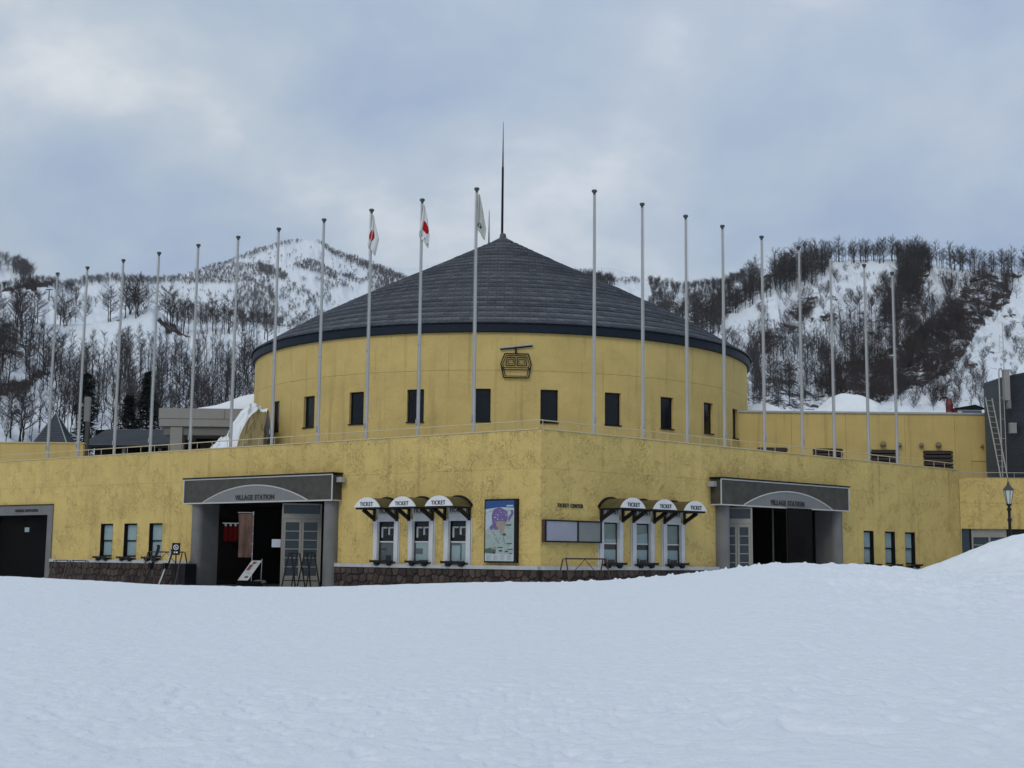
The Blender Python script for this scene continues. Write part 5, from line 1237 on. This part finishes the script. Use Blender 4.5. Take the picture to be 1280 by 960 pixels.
# ================================================================== left background buildings
cb = empty('concrete_pavilion', (-17, 80, 0), 'beige concrete pavilion with a deep flat canopy left of the round hall', 'building')
bx = lambda a, b, y0, y1, z0, z1, nm, m, p_=cb: MB().box(a + 17, b + 17, y0 - 80, y1 - 80, z0, z1).build(nm, M[m], p_)
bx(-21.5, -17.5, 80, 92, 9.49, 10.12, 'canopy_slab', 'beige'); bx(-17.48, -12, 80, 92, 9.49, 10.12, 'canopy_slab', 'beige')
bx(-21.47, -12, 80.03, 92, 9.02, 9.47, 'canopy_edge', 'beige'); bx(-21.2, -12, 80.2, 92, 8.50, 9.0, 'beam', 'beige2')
bx(-20.78, -20.05, 80.1, 80.9, 0, 9.0, 'column', 'beige'); bx(-19.8, -12, 82.6, 82.9, 0, 8.5, 'rear_wall', 'dark')
for k_ in range(6): bx(-19.5 + k_ * 1.15, -18.5 + k_ * 1.15, 82.5, 82.59, 5, 8.2, 'door_panel', 'seam')
# snow on its roof
heap('snow_slab', -19.4, -13.0, 80.25, 85, 10.13, [(-19.4, 10.3), (-19.2, 10.4), (-18.3, 10.62), (-17.5, 10.95), (-17.0, 11.2), (-16.1, 11.4), (-13.0, 11.6)], 'wedge of snow lying on the flat canopy of the beige pavilion', 11, amp=.05)
# snow drift against the drum
def mound(name, prof_, y0_, y1_, zb, label, m, seed, amp=.3):
    nx_, ny_ = 80, 40; x0_, x1_ = prof_[0][0], prof_[-1][0]
    xs = np.linspace(x0_, x1_, nx_); v = np.linspace(0, 1, ny_); A_, V_ = np.meshgrid(xs, v, indexing='ij')
    hx = np.interp(A_, [p_[0] for p_ in prof_], [p_[1] for p_ in prof_]) - zb
    front = np.minimum(V_ / .45, 1) ** .5; bk_ = np.clip((1 - V_) / .4, 0, 1) ** .7; k_ = front * bk_
    N_ = fbm(A_ * 1.7, V_ * 4, seed, 5, .6)
    N2_ = fbm(A_ * 5, V_ * 11, seed + 3, 4, .6); X_ = A_ + (.22 * N_ + .10 * N2_) * k_; Y_ = y0_ + (y1_ - y0_) * V_ - (.3 * N_ + .14 * N2_) * k_; Zm = zb - .05 + hx * k_ + amp * k_ * (N_ * .5 + N2_ * .16)
    return grid_mesh(name, np.stack([X_, Y_, Zm], -1), M[m], label=label, cat='snow', kind='stuff')
mound('snow_drift', [(-16.2, 5.5), (-15.8, 6.5), (-15.3, 6.95), (-14.9, 7.45), (-14.6, 7.5), (-14.3, 8.2), (-13.9, 8.8), (-13.5, 9.0), (-13.0, 9.05), (-12.6, 8.8)], 66.0, 69.5, 5.45, 'white crumbly edge of the snow drift on the terrace left of the round hall', 'pile', 61, .7)
mound('stained_drift', [(-14.0, 5.5), (-13.85, 6.5), (-13.7, 7.3), (-13.5, 7.8), (-13.2, 8.2), (-12.8, 8.5), (-12.4, 8.4)], 65.7, 67.0, 5.45, 'yellow brown stained side of the snow drift against the round hall', 'stain', 63, .9)

shed = empty('open_shed', (-24.3, 84, 0), 'dark slate roofed open shed behind the left wing', 'shed')
rf = MB(); rs = [(-26.7, 9.45), (-20.5, 9.45), (-20.5, 8.12), (-27.6, 8.12)]
nrow = 14
for k_ in range(nrow):
    f0, f1 = k_ / nrow, (k_ + 1) / nrow
    xl0, xl1 = -27.6 + .9 * f0, -27.6 + .9 * f1; z0_, z1_ = 8.12 + 1.33 * f0, 8.12 + 1.33 * f1; y0_, y1_ = 84 + 3 * f0, 84 + 3 * f1
    rf.add([(xl0 + 24.3, y0_ - 84, z0_ + .04), (3.8, y0_ - 84, z0_ + .04), (3.8, y1_ - 84, z1_), (xl1 + 24.3, y1_ - 84, z1_), (xl0 + 24.3, y0_ - 84, z0_), (3.8, y0_ - 84, z0_)], [(0, 1, 2, 3), (4, 5, 1, 0)])
rf.build('roof', M['navyroof'], shed)
MB().box(-27.65 + 24.3, 3.8, -.06, .04, 8.0, 8.13).build('gutter', M['frame_dk'], shed)
MB().box(-3.2, 3.8, 3, 3.1, 0, 9.4).build('rear_wall', M['dark'], shed)
for x_ in (-2.9, -.6, 1.7): MB().box(x_, x_ + .2, .3, .5, 0, 8.05).build('post', M['beige'], shed)
MB().add([(-3.1, .3, 7.4), (-3.1, .3, 7.25), (-2.4, .3, 7.98), (-2.5, .3, 8.05), (-3.1, .4, 7.4), (-3.1, .4, 7.25), (-2.4, .4, 7.98), (-2.5, .4, 8.05)], [(0, 1, 2, 3), (7, 6, 5, 4), (0, 3, 7, 4), (1, 5, 6, 2)]).build('brace', M['frame_dk'], shed)
MB().box(-3, 3.8, .32, .5, 5.5, 7.55).build('counter_wall', M['clad2'], shed)

sp = empty('spire_kiosk', (-33.4, 95, 0), 'small kiosk with a steep dark pyramid roof at the far left', 'kiosk')
apex = (0, 1.3, 11.5); zb = 8.9; c4 = [(-1.35, 0, zb), (1.42, 0, zb), (1.42, 2.7, zb), (-1.35, 2.7, zb)]
for i_, nm in enumerate(('roof_slope', 'roof_slope', 'roof_slope', 'roof_slope')):
    a, b = Vector(c4[i_]), Vector(c4[(i_ + 1) % 4]); ap = Vector(apex); mb = MB()
    for k_ in range(16):
        f0, f1 = k_ / 16, (k_ + 1) / 16; n_ = (b - a).cross(ap - a).normalized() * .03
        mb.add([a.lerp(ap, f0) + n_, b.lerp(ap, f0) + n_, b.lerp(ap, f1), a.lerp(ap, f1), a.lerp(ap, f0), b.lerp(ap, f0)], [(0, 1, 2, 3), (4, 5, 1, 0)])
    mb.build(nm, M['navyroof'] if i_ != 3 else M['clad2'], sp)
for i_ in (0, 1): MB().tube(c4[i_], apex, .05, .03, 5).build('ridge_cap', M['steel'], sp)
MB().box(-1.1, 1.15, .25, 2.45, 0, zb + .05).build('wall', M['beige'], sp)
t = empty('chimney_post', (-26.55, 82, 5.5), 'pale square chimney post in front of the dark conifer', 'chimney')
MB().box(-.16, .16, 0, .3, 3.95, 5.5).build('upper_flue', M['granite_lt'], t); MB().box(-.05, .17, .02, .28, 0, 3.94).build('lower_post', M['granite'], t)
lw = empty('rear_wall', (-27, 74, 0), 'flat yellow rear wall behind the railing at the far left', 'wall')
MB().box(-9, 2.95, 0, .3, -.3, 7.40).build('wall_face', M['annex'], lw); MB().box(-9.02, 3.0, -.05, .35, 7.4, 7.47).build('coping', M['rail'], lw)

# lift pylon on the left spur
a, t_ = HM.from_px(61, 375); p = HM.pos(np.array(a), np.array(t_)); h_ = float(np.hypot(p[0], p[1])) * 12 / 1650
t = empty('lift_pylon', [float(v) for v in p], 'small ski lift pylon on the snow between the first two flagpoles', 'pylon')
MB().tube((0, 0, -1), (0, 0, h_), .35, .25, 6).build('mast', M['frame_dk'], t); MB().box(-1.8, 1.8, -.2, .2, h_, h_ + .5).build('crossarm', M['frame_dk'], t)
a, t_ = HR.from_px(1234, 470); p = HR.pos(np.array(a), np.array(t_))

# ================================================================== boards, signs, racks
t = empty('piste_map_board', WW[-1] @ Vector((-1.64, 0, 1.13)), 'tall framed piste map board on the wall left of the corner', 'map board', ROT[-1])
wB, hB = 1.42, 2.24
f = MB(); f.box(-wB / 2, wB / 2, -.16, -.002, 0, hB); f.build('case', M['frame_dk'], t)
a_, b_ = -wB / 2 + .05, wB / 2 - .10; w_ = b_ - a_
def PX(u, v): return (a_ + w_ * u, .06 + (hB - .12) * v)
def pr(pts, lay, m, name='print'): MB().prism([PX(*p_) for p_ in pts], -.162 - .002 * lay, -.161).build(name, M[m], t)
pr([(0, 0), (1, 0), (1, 1), (0, 1)], 1, 'map_green'); pr([(0, .84), (.25, .865), (.5, .875), (.8, .85), (1, .845), (1, 1), (0, 1)], 2, 'map_blue')
pr([(0, .80), (.2, .84), (.5, .87), (.8, .845), (1, .82), (1, .88), (.5, .89), (0, .86)], 3, 'map_pale')
pr([(.0, .5), (.22, .6), (.25, .82), (.1, .8), (0, .78)], 2, 'map_pale')
pr([(.27, .62), (.70, .62), (.78, .70), (.76, .82), (.62, .86), (.50, .89), (.30, .86), (.22, .76), (.24, .66)], 4, 'map_purple')
pr([(.18, .52), (.45, .52), (.45, .62), (.27, .62), (.16, .56)], 5, 'map_purple')
pr([(.80, .64), (.98, .78), (.97, .84), (.86, .84), (.80, .74)], 4, 'map_purple'); pr([(.82, .72), (.90, .80), (.88, .83), (.80, .80)], 6, 'map_pale')
pr([(.54, .45), (.58, .44), (.72, .60), (.72, .64), (.62, .66), (.40, .66), (.38, .60)], 6, 'map_tan')
pr([(.25, .50), (.30, .48), (.50, .30), (.46, .28), (.36, .36)], 5, 'map_grey'); pr([(.58, .44), (.62, .44), (.70, .28), (.66, .28)], 5, 'map_grey')
pr([(0, .14), (.35, .12), (.38, .18), (.2, .22), (0, .20)], 6, 'map_dkgreen'); pr([(.22, .19), (.40, .20), (.38, .24), (.25, .23)], 7, 'map_tan')
pr([(0, 0), (1, 0), (1, .11), (0, .12)], 6, 'map_white')
for (u, v, uu, vv) in [(.74, .585, .90, .605), (.62, .425, .72, .455), (.75, .285, .93, .298), (.78, .19, .97, .20), (.45, .22, .62, .232), (.5, .16, .6, .18), (.7, .15, .8, .17), (.86, .12, .94, .13), (.28, .13, .36, .15)]:
    pr([(u, v), (uu, v), (uu, vv), (u, vv)], 9, 'map_ink')
q = random.Random(5)
for k_ in range(46):
    u = q.uniform(.03, .93); v = q.uniform(.14, .55) if k_ < 30 else q.uniform(.64, .84)
    if k_ >= 30: u = q.uniform(.28, .72)
    pr([(u, v), (u + q.uniform(.01, .06), v + q.uniform(-.01, .02)), (u + .02, v + q.uniform(.01, .03))], 8, q.choice(['map_white', 'map_grey', 'map_pale']) if k_ < 30 else 'map_pale')
for k_ in range(7):
    for c_ in range(4): pr([(.05 + .24 * c_, .015 + .013 * k_), (.05 + .24 * c_ + q.uniform(.1, .2), .015 + .013 * k_), (.05 + .24 * c_ + q.uniform(.1, .2), .021 + .013 * k_), (.05 + .24 * c_, .021 + .013 * k_)], 7, 'map_grey')
pr([(.74, .90), (.97, .90), (.97, .925), (.74, .925)], 5, 'map_pale')

t = empty('notice_board', WW[1] @ Vector((1.48, 0, 1.86)), 'wide dark framed notice board with two blank faded sheets right of the corner', 'notice board', ROT[1])
MB().box(-1.42, 1.40, -.14, -.002, 0, .78).build('case', M['brown'], t); f = MB()
for q_ in ((-1.42, -1.36, 0, .78), (1.34, 1.40, 0, .78), (-1.36, 1.34, 0, .05), (-1.36, 1.34, .73, .78), (.16, .22, .05, .73)): f.box(q_[0], q_[1], -.18, -.141, q_[2], q_[3])
f.build('frame', M['frame_dk'], t); MB().box(-1.36, .16, -.155, -.142, .05, .73).build('sheet', M['lil'], t, label='larger faded lilac sheet'); MB().box(.22, 1.34, -.155, -.142, .05, .73).build('sheet', M['gry'], t, label='smaller dull grey sheet')
t = empty('wall_lettering', WW[1] @ Vector((1.42, -.03, 3.15)), 'dark TICKET CENTER lettering on the yellow wall right of the corner', 'sign', ROT[1])
me = text_mesh('TICKET CENTER', .20, .80, .03, .0); me.materials.clear(); me.materials.append(M['letter']); link('lettering', me, t)

def rack(sg, s0, s1, y, h, label, brace=True, m='brown', z0=.0, dp=.45, r_=.028):
    xa, xb = sorted((sg * s0, sg * s1)); base = WW[sg] @ Vector(((xa + xb) / 2, y, 0)); hw = (xb - xa) / 2
    t = empty('ski_rack', base, label, 'ski rack', ROT[sg], 'ski racks by the wall')
    MB().tube((-hw, 0, h), (hw, 0, h), r_, n=6).build('top_bar', M[m], t)
    for x_ in (-hw, hw):
        for y_ in (-dp, dp): MB().tube((x_ + (.0), y_ * .15, h), (x_ + (-.05 if x_ < 0 else .05), y_, z0 - .05), r_, n=6).build('leg', M[m], t)
        MB().tube((x_, -dp * .7, .35), (x_, dp * .7, .35), r_ * .7, n=5).build('leg_tie', M[m], t)
    if brace:
        MB().tube((0, 0, h - .02), (hw * .55, .0, h - .45), r_ * .5, n=5).build('brace', M[m], t); MB().tube((0, 0, h - .02), (-hw * .55, .0, h - .45), r_ * .5, n=5).build('brace', M[m], t)
        MB().tube((-hw, 0, .35), (hw, 0, .35), r_ * .7, n=5).build('lower_bar', M[m], t)
    return t
rack(-1, 17.7, 19.95, -1.0, 1.40, 'dark ski rack with leaning skis left of the left portal')
rack(1, .28, 2.25, -.9, 1.30, 'empty brown ski rack below the notice board')
rack(-1, 9.95, 10.35, -1.1, 1.42, 'narrow dark rack frame in front of the right column of the left portal', False, 'iron', dp=.4)
rack(-1, 10.75, 11.2, -1.1, 1.40, 'narrow dark rack frame in front of the glazed doors of the left portal', False, 'iron', dp=.4)
for k_, (s0, s1) in enumerate(((25.7, 26.75), (24.35, 25.45))):
    rack(-1, s0, s1, -1.0, .98, ['low grey frame at the plinth, the one nearer the snow school door', 'low grey frame at the plinth, the one nearer the three narrow windows'][k_], False, 'granite', dp=.35, r_=.022)
def skis(s, y, lean, ln, m, label, tip=None):
    base = WW[-1] @ Vector((-s, y, 0.02)); t = empty('skis', base, label, 'skis', ROT[-1], 'skis leaning on the rack')
    for k_, dx_ in enumerate((0, .11)):
        prof_ = [(0, 0), (.3, .01), (1.0, .02), (ln - .25, .0), (ln - .08, -.04), (ln, -.12)]
        mb = MB()
        for (l0, b0), (l1, b1) in zip(prof_[:-1], prof_[1:]):
            def pt(l, bnd, wx, th): return (dx_ + lean * l + wx, .25 * l / ln + bnd + th, l * .96)
            A = [pt(l0, b0, -.045, 0), pt(l0, b0, .045, 0), pt(l1, b1, .045, 0), pt(l1, b1, -.045, 0), pt(l0, b0, -.045, .015), pt(l0, b0, .045, .015), pt(l1, b1, .045, .015), pt(l1, b1, -.045, .015)]
            mb.add(A, [(0, 1, 2, 3), (7, 6, 5, 4), (0, 4, 5, 1), (2, 6, 7, 3), (1, 5, 6, 2), (0, 3, 7, 4)])
        sk = mb.build('ski', M[m if k_ == 0 else (tip or m)], t)
        MB().box(dx_ + lean * .75 - .03, dx_ + lean * .75 + .03, .02, .16, .68, .92).build('binding', M['iron'], sk)
skis(19.85, -1.35, .38, 1.75, 'iron', 'dark pair of skis leaning steeply left to right on the rack')
skis(18.75, -1.4, .30, 1.55, 'ledge', 'pair of skis with a pale white tail leaning on the right end of the rack', 'iron')
t = empty('symbol_sign', WW[-1] @ Vector((-17.95, -1.2, 0)), 'small black sign with a white round symbol on a post left of the portal', 'sign', 0.0)
MB().tube((0, .04, 0), (0, .04, 1.35), .03, n=6).build('post', M['iron'], t); MB().box(-.17, .17, -.02, .02, 1.28, 1.78).build('panel', M['iron'], t)
mb = MB()
for k_ in range(16):
    a0, a1 = 2 * math.pi * k_ / 16, 2 * math.pi * (k_ + 1) / 16; mb.add([(.11 * math.cos(a0), -.026, 1.60 + .11 * math.sin(a0)), (.11 * math.cos(a1), -.026, 1.60 + .11 * math.sin(a1)), (.08 * math.cos(a1), -.026, 1.60 + .08 * math.sin(a1)), (.08 * math.cos(a0), -.026, 1.60 + .08 * math.sin(a0))], [(0, 3, 2, 1)])
mb.tube((-.05, -.028, 1.65), (.05, -.028, 1.56), .018, n=4); mb.tube((-.04, -.028, 1.57), (.03, -.028, 1.57), .014, n=4); mb.box(-.08, -.03, -.03, -.022, 1.36, 1.42); mb.box(.0, .08, -.03, -.022, 1.36, 1.42); mb.build('symbol', M['white'], t)
t = empty('cabinet', WW[-1] @ Vector((-17.9, -.75, 0)), 'black low cabinet between the ski rack and the portal column', 'cabinet', ROT[-1])
MB().box(-.45, .40, -.3, .3, -.1, .90).build('body', M['iron'], t); MB().box(-.47, .42, -.32, .32, .9, .93).build('top', M['cap'], t); MB().box(-.02, .0, -.305, -.302, .05, .85).build('door_gap', M['granite'], t)

# things in the left porch
p = at(52.3, 296, 700)
t = empty('banner', (p.x, p.y, .04), 'faded pink vertical banner on a thin pole in the left porch', 'banner')
MB().tube((.58, .02, 0), (.58, .02, 2.95), .014, n=6).build('pole', M['steel'], t); MB().tube((-.03, .02, 2.9), (.6, .02, 2.9), .010, n=5).build('crossbar', M['steel'], t)
mb = MB(); n = 14
for i in range(n + 1):
    for j in range(9):
        u, v = i / n, j / 8; mb.v.append((-.0 + .02 * math.sin(v * 3) + (.03 * v) * 1.0 + u * (.56 - .03 * v), .03 * math.sin(u * 11 + v * 2), 2.86 - 1.68 * v))
mb.f += [(i * 9 + j, (i + 1) * 9 + j, (i + 1) * 9 + j + 1, i * 9 + j + 1) for i in range(n) for j in range(8)]; mb.m += [0] * (n * 8)
mb.build('cloth', M['banner'], t, smooth=True)
for k_ in range(5): MB().box(.555, .60, -.02, .03, 1.3 + k_ * .38, 1.34 + k_ * .38).build('loop', M['ledge'], t)
MB().lathe([(.22, 0), (.2, .08), (.05, .1)], 12, (.58, .02)).build('foot', M['blind'], t)
p = at(51.0, 297, 726)
t = empty('leaning_signboard', (p.x, p.y, .37), 'white signboard with red blocks leaning on a stand in front of the banner', 'signboard')
w0, h0 = .38, .80
def lean_board(u0, u1, v0, v1, d, nm, m):
    P_ = lambda u, v, e: (u * w0 + v * .42, v * .45 + e, v * h0 * .92)
    A = [P_(u0, v0, -d), P_(u1, v0, -d), P_(u1, v1, -d), P_(u0, v1, -d), P_(u0, v0, .02), P_(u1, v0, .02), P_(u1, v1, .02), P_(u0, v1, .02)]
    MB().add(A, [(0, 1, 2, 3), (7, 6, 5, 4), (0, 4, 5, 1), (2, 6, 7, 3), (1, 5, 6, 2), (0, 3, 7, 4)]).build(nm, M[m], t)
lean_board(0, 1, 0, 1, 0, 'board', 'ledge'); lean_board(.1, .45, .50, .80, .006, 'red_block', 'red'); lean_board(.25, .6, .82, .95, .006, 'red_block', 'red'); lean_board(.45, .8, .12, .22, .006, 'red_block', 'red')
for k_ in range(4): lean_board(.5, .92, .86 - .09 * k_, .885 - .09 * k_, .006, 'text_line', 'map_grey')
lean_board(.15, .5, .38, .41, .006, 'text_line', 'map_grey'); lean_board(.5, .8, .32, .35, .006, 'text_line', 'map_grey')
MB().path([(.8, .45, .8), (.72, .75, -.35)], .015, 5).build('stay', M['steel'], t); MB().lathe([(.25, -.1), (.22, .0), (0, .03)], 12, (.75, .45)).build('foot_weight', M['blind_dk'], t); MB().box(-.05, .85, .05, .6, -.36, -.03).build('plinth_box', M['dark'], t)
p = at(55.5, 279, 680)
M['dim_red'] = mat('shaded_red_cloth', (.045, .002, .002), .95, spec=.03)  # porch shade is put into the cloth's red
t = empty('red_curtain', (p.x, p.y, 1.85), 'short red divided curtain with pale top tabs at the back of the left porch', 'curtain')
for k_ in range(3):
    mb = MB()
    for i in range(7):
        for j in range(4): mb.v.append((k_ * .20 + i * .19 / 6, .02 * math.sin(i * 1.3), .62 - j * .2 - .02 * math.sin(i)))
    mb.f += [(i * 4 + j, (i + 1) * 4 + j, (i + 1) * 4 + j + 1, i * 4 + j + 1) for i in range(6) for j in range(3)]; mb.m += [0] * 18; mb.build('cloth_strip', M['dim_red'], t)
    MB().box(k_ * .2 + .04, k_ * .2 + .12, -.02, .0, .62, .74).build('tab', M['granite_lt'], t)
MB().tube((-.05, 0, .74), (.68, 0, .74), .015, n=6).build('rod', M['steel'], t)

# street lamp in front of the low wing
p = at(50, 1263.5, 690)
t = empty('street_lamp', (p.x, p.y, 0), 'black cast post lamp with a glass lantern behind the snow bank at right', 'street lamp')
MB().lathe([(.14, -.1), (.14, .3), (.07, .5), (.058, 1.4), (.052, 2.75), (.075, 2.78), (.075, 2.84), (.05, 2.88), (.05, 3.12), (.085, 3.16), (.06, 3.22), (.035, 3.3)], 12).build('post', M['iron'], t, smooth=True)
ln = MB()
ct = []; tp, bt = [], []
for k_ in range(6):
    a = 2 * math.pi * (k_ + .5) / 6; tp.append((.165 * math.cos(a), .165 * math.sin(a), 3.86)); bt.append((.075 * math.cos(a), .075 * math.sin(a), 3.36))
ln = MB(); ln.add(bt + tp, [(k_, (k_ + 1) % 6, 6 + (k_ + 1) % 6, 6 + k_) for k_ in range(6)]).build('lantern_glass', M['lantern'], t)
fr = MB()
for k_ in range(6): fr.tube(bt[k_], tp[k_], .012, n=4); fr.tube(tp[k_], tp[(k_ + 1) % 6], .016, n=4); fr.tube(bt[k_], bt[(k_ + 1) % 6], .014, n=4)
fr.build('lantern_frame', M['iron'], t)
MB().lathe([(.20, 3.86), (.17, 3.90), (.09, 4.0), (.045, 4.06), (.05, 4.10), (.018, 4.14), (.012, 4.27), (0, 4.28)], 12).build('lantern_roof', M['granite'], t); MB().lathe([(.035, 3.28), (.09, 3.33), (.09, 3.37)], 12).build('lantern_cup', M['iron'], t)

# ------------------------------------------------------------------ thin winter haze over the whole valley
hm = bpy.data.materials.new('haze'); hm.use_nodes = True; hn = hm.node_tree; hn.nodes.clear()
ho = N(hn, 'ShaderNodeOutputMaterial'); hv = N(hn, 'ShaderNodeVolumePrincipled'); hv.inputs['Density'].default_value = .00008; hv.inputs['Color'].default_value = (.93, .95, 1, 1)
hn.links.new(hv.outputs[0], ho.inputs['Volume'])
MB().box(-4950, 4950, -4950, 4950, -3, 900).build('haze', hm, kind='stuff', label='thin pale winter haze filling the valley')
